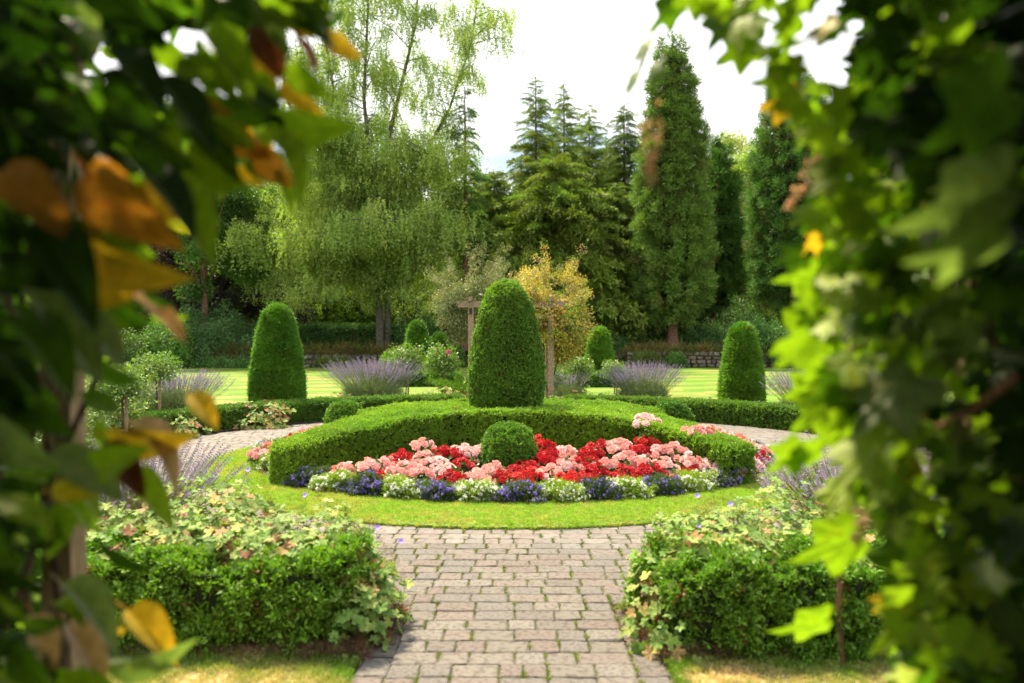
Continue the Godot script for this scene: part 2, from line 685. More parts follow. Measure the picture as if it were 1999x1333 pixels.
var lawn_mat: StandardMaterial3D
func lawn_material() -> StandardMaterial3D:
	if lawn_mat == null:
		# one tile is 56 m wide and 56 m deep: mown stripes, dry patches, grass grain
		var size := 1024
		var im := Image.create(size, size, false, Image.FORMAT_RGB8)
		var f := FastNoiseLite.new()
		f.seed = 77
		f.frequency = 0.012
		f.fractal_octaves = 4
		var g := FastNoiseLite.new()
		g.seed = 78
		g.frequency = 0.16
		g.fractal_octaves = 3
		for y in size:
			for x in size:
				var wx := 56.0 * x / size - 28.0
				var wz := 56.0 * y / size
				var st := sin((wz + wx * 0.34 + 0.25 * f.get_noise_2d(x * 3, y * 3)) * TAU / 2.3)
				var a := smoothstep(-0.5, 0.5, st)
				var dry := smoothstep(0.10, 0.42, f.get_noise_2d(x * 1.6, y * 3.4) + 0.18 * (1.0 - a) + 0.1 * g.get_noise_2d(x, y))
				var c := lin(0.088, 0.160, 0.012).lerp(lin(0.060, 0.122, 0.009), a)
				c = c.lerp(lin(0.19, 0.145, 0.05), dry * 0.7)
				c = shade(c, 1.0 + 0.28 * g.get_noise_2d(x * 2.0, y * 2.0) + 0.2 * (R.randf() - 0.5))
				im.set_pixel(x, y, c.linear_to_srgb())
		lawn_mat = StandardMaterial3D.new()
		lawn_mat.albedo_texture = ImageTexture.create_from_image(im)
		lawn_mat.roughness = 0.85
		lawn_mat.metallic_specular = 0.25
		lawn_mat.uv1_triplanar = true
		lawn_mat.uv1_world_triplanar = true
		lawn_mat.uv1_scale = Vector3.ONE / 56.0
	return lawn_mat


# ------------------------------------------------------------------ brick paving
func block_mesh(l: float, w: float, seed_: int) -> ArrayMesh:   # tumbled paving block, worn edges, top a little uneven
	var g := RandomNumberGenerator.new()
	g.seed = seed_
	var s := Shape.new()
	var xs := [-0.5, -0.40, 0.0, 0.40, 0.5]
	var rows := []
	var e := 0.010
	for j in 5:
		var row := []
		for i in 5:
			var x: float = (l * 0.5 - (0.0 if i % 4 == 0 else e)) * signf(xs[i]) if i != 2 else 0.0
			var z: float = (w * 0.5 - (0.0 if j % 4 == 0 else e)) * signf(xs[j]) if j != 2 else 0.0
			var rim := i % 4 == 0 or j % 4 == 0
			var y := g.randf_range(-0.002, 0.002) - (g.randf_range(0.004, 0.009) if rim else 0.0)
			if (i % 4 == 0) and (j % 4 == 0):
				x *= 0.955
				z *= 0.955
				y -= 0.003
			row.append(Vector3(x + g.randf_range(-0.003, 0.003), y, z + g.randf_range(-0.003, 0.003)))
		rows.append(row)
	for j in 4:
		for i in 4:
			s.quad(rows[j][i], rows[j + 1][i], rows[j + 1][i + 1], rows[j][i + 1], shade(Color.WHITE, 0.92 if i % 3 == 0 or j % 3 == 0 else 1.0))
	for k in 4:
		var d := Vector3(0, -0.04, 0)
		s.quad(rows[0][k] + d, rows[0][k], rows[0][k + 1], rows[0][k + 1] + d, shade(Color.WHITE, 0.9))
		s.quad(rows[4][k], rows[4][k] + d, rows[4][k + 1] + d, rows[4][k + 1], shade(Color.WHITE, 0.9))
		s.quad(rows[k][0], rows[k][0] + d, rows[k + 1][0] + d, rows[k + 1][0], shade(Color.WHITE, 0.9))
		s.quad(rows[k][4] + d, rows[k][4], rows[k + 1][4], rows[k + 1][4] + d, shade(Color.WHITE, 0.9))
	return s.mesh()


func make_paving() -> void:
	# bed of the joints: grit with moss
	var joint := grainy("joint", 31, 0.03, [[0.30, lin(0.045, 0.036, 0.025)], [0.46, lin(0.09, 0.074, 0.048)], [0.54, lin(0.09, 0.10, 0.025)], [0.75, lin(0.12, 0.15, 0.02)]], 1.6, 1.0, 1.0)
	var s := Shape.new()
	s.quad(Vector3(-0.80, -0.014, 1.6), Vector3(0.80, -0.014, 1.6), Vector3(0.80, -0.014, -6.2), Vector3(-0.80, -0.014, -6.2), Color.WHITE)
	for k in 72:
		var a := TAU * k / 72.0
		var b := TAU * (k + 1) / 72.0
		s.quad(Vector3(sin(a) * 3.9, -0.018, -CZ + cos(a) * 3.9), Vector3(sin(a) * 6.1, -0.018, -CZ + cos(a) * 6.1), Vector3(sin(b) * 6.1, -0.018, -CZ + cos(b) * 6.1), Vector3(sin(b) * 3.9, -0.018, -CZ + cos(b) * 3.9), Color.WHITE)
	var path := struct("path", s.mesh(), joint)
	var lens := [0.243, 0.243, 0.163, 0.163, 0.123]
	var shapes := []
	for k in 5:
		for v in 3:
			shapes.append(block_mesh([0.239, 0.239, 0.159, 0.159, 0.119][k], 0.156, 50 + k * 3 + v))
	var tones := [lin(0.103, 0.093, 0.082), lin(0.115, 0.102, 0.090), lin(0.093, 0.082, 0.074), lin(0.113, 0.094, 0.085), lin(0.103, 0.085, 0.076), lin(0.123, 0.112, 0.102), lin(0.099, 0.091, 0.085)]
	var mm := []
	for k in tones.size():
		var m := StandardMaterial3D.new()
		m.albedo_color = (tones[k] as Color).linear_to_srgb()
		m.albedo_texture = speckle(90 + k, 0.035, [[0.2, lin(0.52, 0.50, 0.48)], [0.42, lin(0.82, 0.80, 0.78)], [0.62, lin(1, 1, 1)], [0.85, lin(0.8, 0.86, 0.74)]], 256) if k < 3 else mm[k % 3].albedo_texture
		m.roughness = 0.85
		m.metallic_specular = 0.35
		m.uv1_triplanar = true
		m.uv1_world_triplanar = true
		m.uv1_scale = Vector3.ONE * (1.7 + 0.23 * k)
		m.vertex_color_use_as_albedo = true
		m.heightmap_enabled = true
		m.heightmap_scale = 0.3
		m.heightmap_texture = mm[0].heightmap_texture if k else speckle(64, 0.06, [], 256)
		mm.append(m)
	var far_mat := StandardMaterial3D.new()
	far_mat.albedo_texture = mm[0].albedo_texture
	far_mat.uv1_triplanar = true
	far_mat.uv1_world_triplanar = true
	far_mat.uv1_scale = Vector3.ONE * 1.3
	far_mat.roughness = 0.85
	far_mat.vertex_color_use_as_albedo = true
	var single := []
	var rest := []
	var rest_tint := []
	var moss := []
	var moss_tint := []
	var row := 0
	var far := 2.6
	while far < 17.2:
		var runs := [[-0.633, 0.633]] if far < 5.22 else [[-6.0, 6.0]]
		var x: float = runs[0][0] - (rf(0, 0.24) if far > 5.22 else 0.0)
		var stop: float = runs[0][1]
		var first := true
		while x < stop - 0.03:
			var k: int = [0, 0, 1, 2, 3, 4, 0, 2][R.randi() % 8]
			if first and row % 2:
				k = 2 + R.randi() % 3
			first = false
			var l: float = lens[k]
			var full := l
			if far < 5.22 and stop - x - l < 0.10:
				l = stop - x
			var cx := x + l * 0.5
			x += l
			var rad := Vector2(cx, far - CZ).length()
			if far > 5.22 and not (rad > 4.0 and rad < 5.98 or absf(cx) < 0.8 and far < 6.0):
				continue
			var t := Transform3D(Basis.from_euler(Vector3(rf(-0.012, 0.012), rf(-0.02, 0.02), rf(-0.012, 0.012))) * Basis.from_scale(Vector3(l / full, 1, 1)), Vector3(cx, rf(-0.003, 0.003), -far + rf(-0.004, 0.004)))
			var in_view := absf(cx) / far < 0.64 and far > 3.6
			if in_view and single.size() < 272 and far < 8.2:
				single.append([k * 3 + R.randi() % 3, t])
			else:
				rest.append(t * Transform3D(Basis.from_scale(Vector3(full / 0.163, 1, 1)), Vector3.ZERO))
				rest_tint.append(vary(tones[R.randi() % tones.size()], 0.06))
			if in_view and far < 8.0:
				for q in 2 + int(6.0 * smoothstep(-0.15, 0.35, lump.get_noise_2d(cx * 60.0, far * 60.0))):
					moss.append(Transform3D(facing(Vector3.UP + rv() * 0.4, rf(0.25, 0.5)), Vector3(cx + l * 0.5 + rf(-0.004, 0.004), -0.011, -far + rf(-0.075, 0.075))))
					moss_tint.append(vary(lin(0.24, 0.30, 0.03), 0.3))
				if R.randf() < 0.4:
					moss.append(Transform3D(facing(Vector3.UP + rv() * 0.4, rf(0.2, 0.4)), Vector3(cx + rf(-0.5, 0.5) * l, -0.011, -far + 0.08)))
					moss_tint.append(vary(lin(0.24, 0.30, 0.03), 0.3))
		far += 0.16
		row += 1
	for e in [-0.715, 0.715]:          # the edging course laid lengthwise
		far = 3.0
		while far < 5.3:
			var k: int = [0, 0, 2][R.randi() % 3]
			var l: float = lens[k]
			var t := Transform3D(Basis.from_euler(Vector3(rf(-0.02, 0.02), PI / 2 + rf(-0.03, 0.03), signf(e) * 0.02)), Vector3(e + rf(-0.008, 0.008), rf(-0.004, 0.002), -far - l * 0.5))
			far += l
			single.append([k * 3 + R.randi() % 3, t])
	for q in single:
		var o := part("paver", shapes[q[0]], mm[R.randi() % mm.size()], path)
		o.transform = q[1]
	many("paver_field", shapes[7], far_mat, rest, rest_tint, path)
	many("moss", sprig["fine0"], leafy("moss", 0.9, Color.BLACK, 0.2), moss, moss_tint, path)


# ------------------------------------------------------------------ lawns
func make_lawns() -> void:
	var lm := lawn_material()
	sheet("lawn", Vector2(-60, 17.4), Vector2(60, 42.9), 0.012, lm)
	# the grass ring round the flower bed: a low cushion with a cut edge
	var s := Shape.new()
	var prof := [[4.10, -0.012], [4.09, 0.020], [4.04, 0.034], [3.6, 0.036], [2.4, 0.03]]
	for k in 96:
		for j in prof.size() - 1:
			var p := []
			for q in [[j, k], [j, k + 1], [j + 1, k + 1], [j + 1, k]]:
				var a: float = TAU * q[1] / 96.0
				var r: float = prof[q[0]][0]
				p.append(Vector3(sin(a) * r, prof[q[0]][1], -CZ + cos(a) * r))
			s.quad(p[0], p[1], p[2], p[3], Color.WHITE)
	var turf := grainy("turf", 12, 0.03, [[0.3, lin(0.06, 0.10, 0.012)], [0.6, lin(0.11, 0.17, 0.02)], [0.8, lin(0.16, 0.19, 0.04)]], 1.5, 1.0)
	var ring := struct("lawn_ring", s.mesh(), turf)
	var where := [[], [], []]
	var tint := [[], [], []]
	var f := 0
	for i in 62000:
		var a := rf(-2.2, 2.2)
		var r := sqrt(rf(2.6 * 2.6, 4.11 * 4.11))
		var x := sin(a) * r
		var z := CZ - cos(a) * r
		if Vector2(x / 3.40, (CZ - z) / 3.04).length() < 1.0 or (z > 11.5 and i % 3 > 0):
			continue
		f = (f + 1) % 3
		var g := lump.get_noise_2d(x * 14.0, z * 14.0)
		var h := lump.get_noise_2d(x * 70.0 + 99.0, z * 70.0)
		where[f].append(Transform3D(facing(Vector3.UP + rv() * 0.35 + Vector3(x, 0, -(z - CZ)) * (0.06 if r > 4.0 else 0.0), rf(0.65, 1.15)), Vector3(x, 0.028 if r < 4.05 else 0.012, -z)))
		tint[f].append(vary(lin(0.27, 0.41, 0.045).lerp(lin(0.42, 0.42, 0.11), clampf(0.25 + g * 1.3 + h * 1.2, 0.0, 1.0)) if R.randf() > 0.05 else lin(0.40, 0.30, 0.14), 0.36))
	for k in 3:
		many("grass", sprig["grass%d" % k], leafy("grass", 0.5, lin(0.6, 0.75, 0.1), 0.35), where[k], tint[k], ring)
	# dry strips of lawn at our feet
	var dry := grainy("dryturf", 14, 0.012, [[0.30, lin(0.10, 0.13, 0.03)], [0.5, lin(0.26, 0.21, 0.09)], [0.75, lin(0.36, 0.27, 0.14)]], 0.9, 1.0)
	for e in [-1.0, 1.0]:
		var t := Shape.new()
		t.quad(Vector3(e * 0.82, 0.004, -0.5 + (0.0 if e > 0 else -3.7)), Vector3(e * 0.82, 0.004, -0.5 + (-3.7 if e > 0 else 0.0)), Vector3(e * 6.0, 0.004, -0.5 + (-3.7 if e > 0 else 0.0)), Vector3(e * 6.0, 0.004, -0.5 + (0.0 if e > 0 else -3.7)), Color.WHITE)
		var strip := struct("lawn_strip", t.mesh(), dry)
		where = [[], [], []]
		tint = [[], [], []]
		for i in 15000:
			var x: float = e * rf(0.80, 3.2)
			var z := rf(3.1, 4.34)
			var g := lump.get_noise_2d(x * 22.0, z * 22.0) + 0.4 * lump.get_noise_2d(x * 90.0, z * 90.0)
			var green := clampf(smoothstep(0.55, 0.0, 4.3 - z) + smoothstep(0.16, 0.0, absf(x) - 0.80) + g * 0.9 + 0.05, 0.0, 1.0)
			if green < 0.4 and i % 2:
				continue
			f = (f + 1) % 3
			where[f].append(Transform3D(facing(Vector3.UP + rv() * (0.5 + 0.9 * (1.0 - green)), rf(0.7, 1.1) + 0.9 * green * smoothstep(4.05, 4.3, z)), Vector3(x, 0.004, -z)))
			tint[f].append(vary(lin(0.60, 0.42, 0.22).lerp(lin(0.16, 0.26, 0.03), green), 0.25))
		for k in 3:
			many("grass", sprig["grass%d" % k], leafy("grass", 0.5, lin(0.6, 0.75, 0.1), 0.35), where[k], tint[k], strip)


# ------------------------------------------------------------------ dry stone walls
func stone_mesh(seed_: int) -> ArrayMesh:
	var g := RandomNumberGenerator.new()
	g.seed = seed_
	var s := Shape.new()
	var p := []
	for k in 3:
		for j in 8:
			var a := TAU * j / 8.0
			var r: float = [0.40, 0.5, 0.36][k] * g.randf_range(0.86, 1.08)
			var sq := 1.0 / maxf(absf(cos(a)), absf(sin(a)))
			p.append(Vector3(cos(a) * r * lerpf(1.0, sq, 0.6), sin(a) * r * lerpf(1.0, sq, 0.6), [-0.4, 0.15, 0.5][k] + g.randf_range(-0.07, 0.07)))
	for k in 2:
		for j in 8:
			s.quad(p[k * 8 + j], p[k * 8 + (j + 1) % 8], p[k * 8 + 8 + (j + 1) % 8], p[k * 8 + 8 + j], Color.WHITE)
	for j in range(1, 7):
		s.tri(p[16], p[16 + j], p[17 + j], Color.WHITE)
	return s.mesh()


func make_stone_walls() -> void:
	var shapes := []
	for k in 6:
		shapes.append(stone_mesh(k + 1))
	var mm := []
	for k in 5:
		var c: Color = [lin(0.17, 0.145, 0.12), lin(0.11, 0.10, 0.085), lin(0.23, 0.20, 0.17), lin(0.13, 0.11, 0.07), lin(0.19, 0.15, 0.115)][k]
		mm.append(grainy("stone%d" % k, 130 + k, 0.02, [[0.25, shade(c, 0.35)], [0.5, c], [0.7, shade(c, 1.25)], [0.85, lin(0.10, 0.12, 0.03)]], 0.9, 2.0, 0.95))
	for e in [[-13.4, -6.4, 0.78, "low dry stone wall left of the rose arch, topped with dry brown grass"], [6.2, 20.5, 0.80, "low dry stone retaining wall along the right side of the lawn"], [-24.0, -13.6, 0.70, "overgrown end of stone wall below the rounded shrubs at left"]]:
		var w := thing("stone_wall", e[3], "stone wall", Vector3(0, 0, -43.0))
		var s := Shape.new()
		s.box(Vector3(e[0], -0.02, -0.38), Vector3(e[1], e[2] - 0.04, -0.02), Color.WHITE)
		part("rubble_core", s.mesh(), solid("core", lin(0.025, 0.02, 0.015), 1.0), w)
		var y := 0.0
		while y < e[2] - 0.1:
			var h := rf(0.18, 0.27)
			var x: float = e[0]
			while x < e[1]:
				var l := rf(0.24, 0.62)
				var o := part("stone", shapes[R.randi() % 6], mm[R.randi() % 5], w)
				o.transform = Transform3D(Basis.from_euler(Vector3(rf(-0.1, 0.1), rf(-0.1, 0.1), rf(-0.1, 0.1))) * Basis.from_scale(Vector3(l * 1.02, h * 1.04, rf(0.24, 0.36))), Vector3(x + l * 0.5, y + h * 0.5, rf(-0.06, 0.05)))
				x += l
			y += h
		# dry grass, moss and weeds along its top
		var where := [[], []]
		var tint := [[], []]
		for i in int((e[1] - e[0]) * 70):
			var b := i % 2
			var sc := rf(2.0, 6.0)
			where[b].append(Transform3D(facing(Vector3.UP + rv() * 0.8, sc), Vector3(rf(e[0], e[1]), e[2] - 0.06 - (rf(0, 0.4) if i % 5 == 0 else 0.0), rf(-0.4, 0.12))))
			tint[b].append(vary(lin(0.20, 0.13, 0.05) if R.randf() < 0.55 else lin(0.09, 0.12, 0.02), 0.4))
		many("dry_grass", sprig["grass0"], leafy("grass", 0.5, lin(0.6, 0.75, 0.1), 0.35), where[0], tint[0], w)
		many("weeds", sprig["needle0"], leafy("grass", 0.5, lin(0.6, 0.75, 0.1), 0.35), where[1], tint[1], w)


# ------------------------------------------------------------------ hedges
func hedge(called: String, label: String, plan: Array, low: float, high: float, per_m2: float, size: float, tint: Color, tops := [], group := "") -> Node3D:
	var pv := PackedVector2Array()
	var lo := PackedFloat32Array()
	var hi := PackedFloat32Array()
	for k in plan.size():
		pv.append(Vector2(plan[k][0], plan[k][1]))
		lo.append(low)
		hi.append(tops[k] if tops.size() else high)
	var h := thing(called, label, "hedge", Vector3.ZERO, group)
	clothe(h, prism(pv, lo, hi), "box", per_m2, size, tint, 0.8, 0.022, 0.25, 0.12 if size > 1.2 and size < 1.3 else 0.012)
	return h

func arc_plan(r0: float, r1: float, a0: float, a1: float, n: int) -> Array:   # degrees, 0 = towards us, positive = right
	var p := []
	for k in n + 1:
		var a := deg_to_rad(lerpf(a0, a1, float(k) / n))
		p.append([sin(a) * r0, CZ - cos(a) * r0])
	for k in n + 1:
		var a := deg_to_rad(lerpf(a1, a0, float(k) / n))
		p.append([sin(a) * r1, CZ - cos(a) * r1])
	return p

func make_hedges() -> void:
	var half := [[0.0, 9.97], [0.65, 9.95], [1.25, 9.86], [1.82, 9.60], [2.22, 9.24], [2.46, 8.86], [2.72, 9.02], [2.62, 9.5], [2.36, 10.3], [1.95, 10.9], [1.62, 11.3], [1.6, 11.62], [2.1, 11.85], [2.6, 12.3], [2.45, 12.65], [2.0, 12.45], [1.3, 12.32], [0.6, 12.36]]
	var plan := half.duplicate()
	plan.append([0.0, 12.38])
	for k in range(half.size() - 1, 0, -1):
		plan.append([-half[k][0], half[k][1]])
	var tops := []
	for p in plan:
		var r := Vector2(p[0], p[1] - CZ).length()
		tops.append(lerpf(0.735, 0.44, smoothstep(1.1, 3.3, r)))
	hedge("parterre_hedge", "clipped box hedge with four curving arms in the middle of the round flower bed", plan, 0.0, 0.7, 2900, 0.82, lin(0.130, 0.212, 0.015), tops)
	var g := "low clipped hedges round the ring path"
	hedge("border_hedge", "low clipped hedge along the ring path below the left tall topiary", arc_plan(6.12, 6.55, -104, -170, 16), 0.0, 0.37, 1300, 1.15, lin(0.065, 0.125, 0.013), [], g)
	hedge("border_hedge", "low clipped hedge along the ring path below the right tall topiary", arc_plan(5.95, 6.4, 98, 169, 16), 0.0, 0.37, 1300, 1.15, lin(0.070, 0.130, 0.013), [], g)
	hedge("border_hedge", "bushy low hedge in front of the left cranesbill bed, beside the path", [[-1.02, 4.30], [-0.88, 4.40], [-0.84, 4.75], [-1.2, 4.85], [-3.3, 4.85], [-3.3, 4.32]], 0.0, 0.40, 3400, 1.22, lin(0.085, 0.165, 0.015), [], "loose green hedges either side of the path end")
	hedge("border_hedge", "bushy low hedge in front of the right cranesbill bed, beside the path", [[1.0, 4.20], [3.3, 4.22], [3.3, 4.85], [1.2, 4.85], [0.82, 4.75], [0.86, 4.30]], 0.0, 0.40, 3400, 1.22, lin(0.085, 0.165, 0.015), [], "loose green hedges either side of the path end")
	hedge("border_hedge", "small low hedge at the foot of the farther left topiaries", [[-4.2, 26.6], [-1.8, 26.6], [-1.8, 27.3], [-4.2, 27.3]], 0.0, 0.42, 500, 1.8, lin(0.06, 0.13, 0.014))
	hedge("border_hedge", "small low hedge at the foot of the farther right topiaries", [[2.0, 26.4], [4.1, 26.4], [4.1, 27.2], [2.0, 27.2]], 0.0, 0.42, 500, 1.8, lin(0.06, 0.13, 0.014))


# ------------------------------------------------------------------ topiary
func topiary(called: String, label: String, at: Vector3, profile: Array, kind: String, per_m2: float, size: float, tint: Color, group := "") -> Node3D:
	var t := thing(called, label, "topiary", at, group)
	var pr := []
	for p in profile:
		pr.append(Vector2(p[0], p[1]))
	clothe(t, lathe(pr, 28, 0.05), kind, per_m2, size, tint, 0.75, 0.025, 0.3, 0.022)
	return t

func cone(w: float, h: float) -> Array:
	var p := []
	for q in [[0.90, 0.0], [0.97, 0.10], [1.0, 0.2], [0.97, 0.35], [0.89, 0.5], [0.78, 0.65], [0.66, 0.78], [0.54, 0.88], [0.40, 0.95], [0.20, 0.99], [0.0, 1.0]]:
		p.append([q[0] * w * 0.5, q[1] * h])
	return p

func dome(w: float, h: float) -> Array:
	var p := []
	for q in [[0.84, 0.0], [0.96, 0.2], [1.0, 0.40], [0.97, 0.58], [0.88, 0.74], [0.70, 0.88], [0.42, 0.97], [0.0, 1.0]]:
		p.append([q[0] * w * 0.5, q[1] * h])
	return p

func make_topiary() -> void:
	var g := "tall cone topiaries round the lawn"
	topiary("topiary_cone", "tall bullet shaped box topiary on the hedge in the middle of the bed", Vector3(-0.08, 0.70, -CZ), cone(0.98, 1.74), "box", 3400, 0.85, lin(0.082, 0.152, 0.015))
	topiary("topiary_cone", "tall yew cone left of the round bed, behind the low hedge", Vector3(-4.95, 0.0, -16.8), cone(1.00, 2.32), "yew", 2300, 1.3, lin(0.084, 0.170, 0.013), g)
	topiary("topiary_cone", "tall yew cone right of the round bed, behind the low hedge", Vector3(5.05, 0.0, -17.5), cone(0.84, 1.95), "yew", 2300, 1.3, lin(0.088, 0.174, 0.013), g)
	topiary("topiary_cone", "smaller distant yew cone left of the timber arch", Vector3(-3.32, 0.0, -28.0), cone(0.82, 2.17), "yew", 1200, 1.9, lin(0.080, 0.155, 0.014), g)
	topiary("topiary_cone", "yew cone half hidden behind the smaller left cone", Vector3(-3.05, 0.0, -33.5), cone(0.85, 1.75), "yew", 800, 2.2, lin(0.07, 0.14, 0.014), g)
	topiary("topiary_cone", "smaller distant yew cone right of the timber arch", Vector3(3.08, 0.0, -28.0), cone(0.88, 1.93), "yew", 1200, 1.9, lin(0.080, 0.160, 0.014), g)
	topiary("topiary_cone", "farthest narrow cone just right of the arch's posts", Vector3(2.88, 0.0, -34.0), cone(0.66, 1.85), "yew", 800, 2.2, lin(0.075, 0.15, 0.014), g)
	topiary("topiary_ball", "small round topiary by the distant left cone", Vector3(-4.1, 0.0, -27.0), dome(0.66, 1.05), "yew", 1200, 1.9, lin(0.075, 0.15, 0.014))
	g = "domed box topiaries among the begonias"
	topiary("topiary_dome", "clipped box dome among the begonias at the front of the bed", Vector3(-0.03, 0.08, -9.15), dome(0.56, 0.58), "box", 3400, 0.85, lin(0.070, 0.145, 0.014), g)
	topiary("topiary_dome", "clipped box dome behind the hedge at the left of the bed", Vector3(-2.56, 0.06, -12.25), dome(0.56, 0.60), "box", 3000, 0.9, lin(0.070, 0.145, 0.014), g)
	topiary("topiary_dome", "clipped box dome behind the hedge at the right of the bed", Vector3(2.46, 0.06, -12.25), dome(0.58, 0.60), "box", 3000, 0.9, lin(0.070, 0.145, 0.014), g)


# ------------------------------------------------------------------ the flower bed
func on_bed(px: float, py: float, above: float) -> Vector3:
	var z := 10.0
	var p := Vector3.ZERO
	for i in 20:
		p = Vector3((px - 1000.0) * z / FOCAL, 0, -z)
		p.y = bed_height(p.x, z) + above
		z = lerpf(z, (EYE - p.y) * FOCAL / (py - 656.0), 0.6)
	return Vector3(p.x, p.y - above, -z)

func blossom_mesh(seed_: int) -> ArrayMesh:    # a double begonia flower, radius one, facing +y
	var g := RandomNumberGenerator.new()
	g.seed = seed_
	var s := Shape.new()
	for ring in [[8, 1.0, 0.0, 0.62], [7, 0.80, 0.18, 0.56], [6, 0.58, 0.34, 0.46], [4, 0.34, 0.46, 0.30]]:
		for k in ring[0]:
			var a: float = TAU * (k + g.randf_range(-0.25, 0.25)) / ring[0] + ring[1] * 2.0
			var d := Vector3(cos(a), 0, sin(a))
			var t := Vector3(-sin(a), 0, cos(a))
			var r: float = ring[1] * g.randf_range(0.88, 1.1)
			var w: float = ring[3] * g.randf_range(0.9, 1.15)
			var y: float = ring[2]
			var lift := g.randf_range(0.05, 0.32)
			var c := Color.WHITE * g.randf_range(0.74, 1.10)
			var b := d * 0.05 + Vector3(0, y - 0.08, 0)
			var m1 := d * (r * 0.55) - t * (w * 0.55) + Vector3(0, y + lift * 0.4 + g.randf_range(-0.03, 0.06), 0)
			var m2 := d * (r * 0.55) + t * (w * 0.55) + Vector3(0, y + lift * 0.4 + g.randf_range(-0.03, 0.06), 0)
			var c0 := d * (r * 0.60) + Vector3(0, y + lift * 0.2 - 0.05, 0)
			var e1 := d * (r * 0.93) - t * (w * 0.42) + Vector3(0, y + lift * 0.6 + g.randf_range(-0.1, 0.1), 0)
			var e2 := d * (r * 0.93) + t * (w * 0.42) + Vector3(0, y + lift * 0.6 + g.randf_range(-0.1, 0.1), 0)
			var e0 := d * r + Vector3(0, y + lift * 0.5 + g.randf_range(-0.12, 0.05), 0)
			var k0 := s.v.size()
			for q in [b, m1, c0, m2, e1, e0, e2]:
				s.v.append(q)
				s.c.append(c)
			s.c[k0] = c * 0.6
			s.ix.append_array([k0, k0 + 1, k0 + 2, k0, k0 + 2, k0 + 3, k0 + 1, k0 + 4, k0 + 5, k0 + 1, k0 + 5, k0 + 2, k0 + 2, k0 + 5, k0 + 6, k0 + 2, k0 + 6, k0 + 3])
	return s.mesh()

func ordinal(k: int, n: int) -> String:
	if n == 1:
		return "the only one"
	if k == 0:
		return "leftmost"
	if k == n - 1:
		return "rightmost"
	var names := ["", "second", "third", "fourth", "fifth", "sixth", "seventh", "eighth", "ninth", "tenth", "eleventh", "twelfth", "thirteenth"]
	if k < n / 2.0:
		return names[k] + " from left"
	return names[n - 1 - k] + " from right"

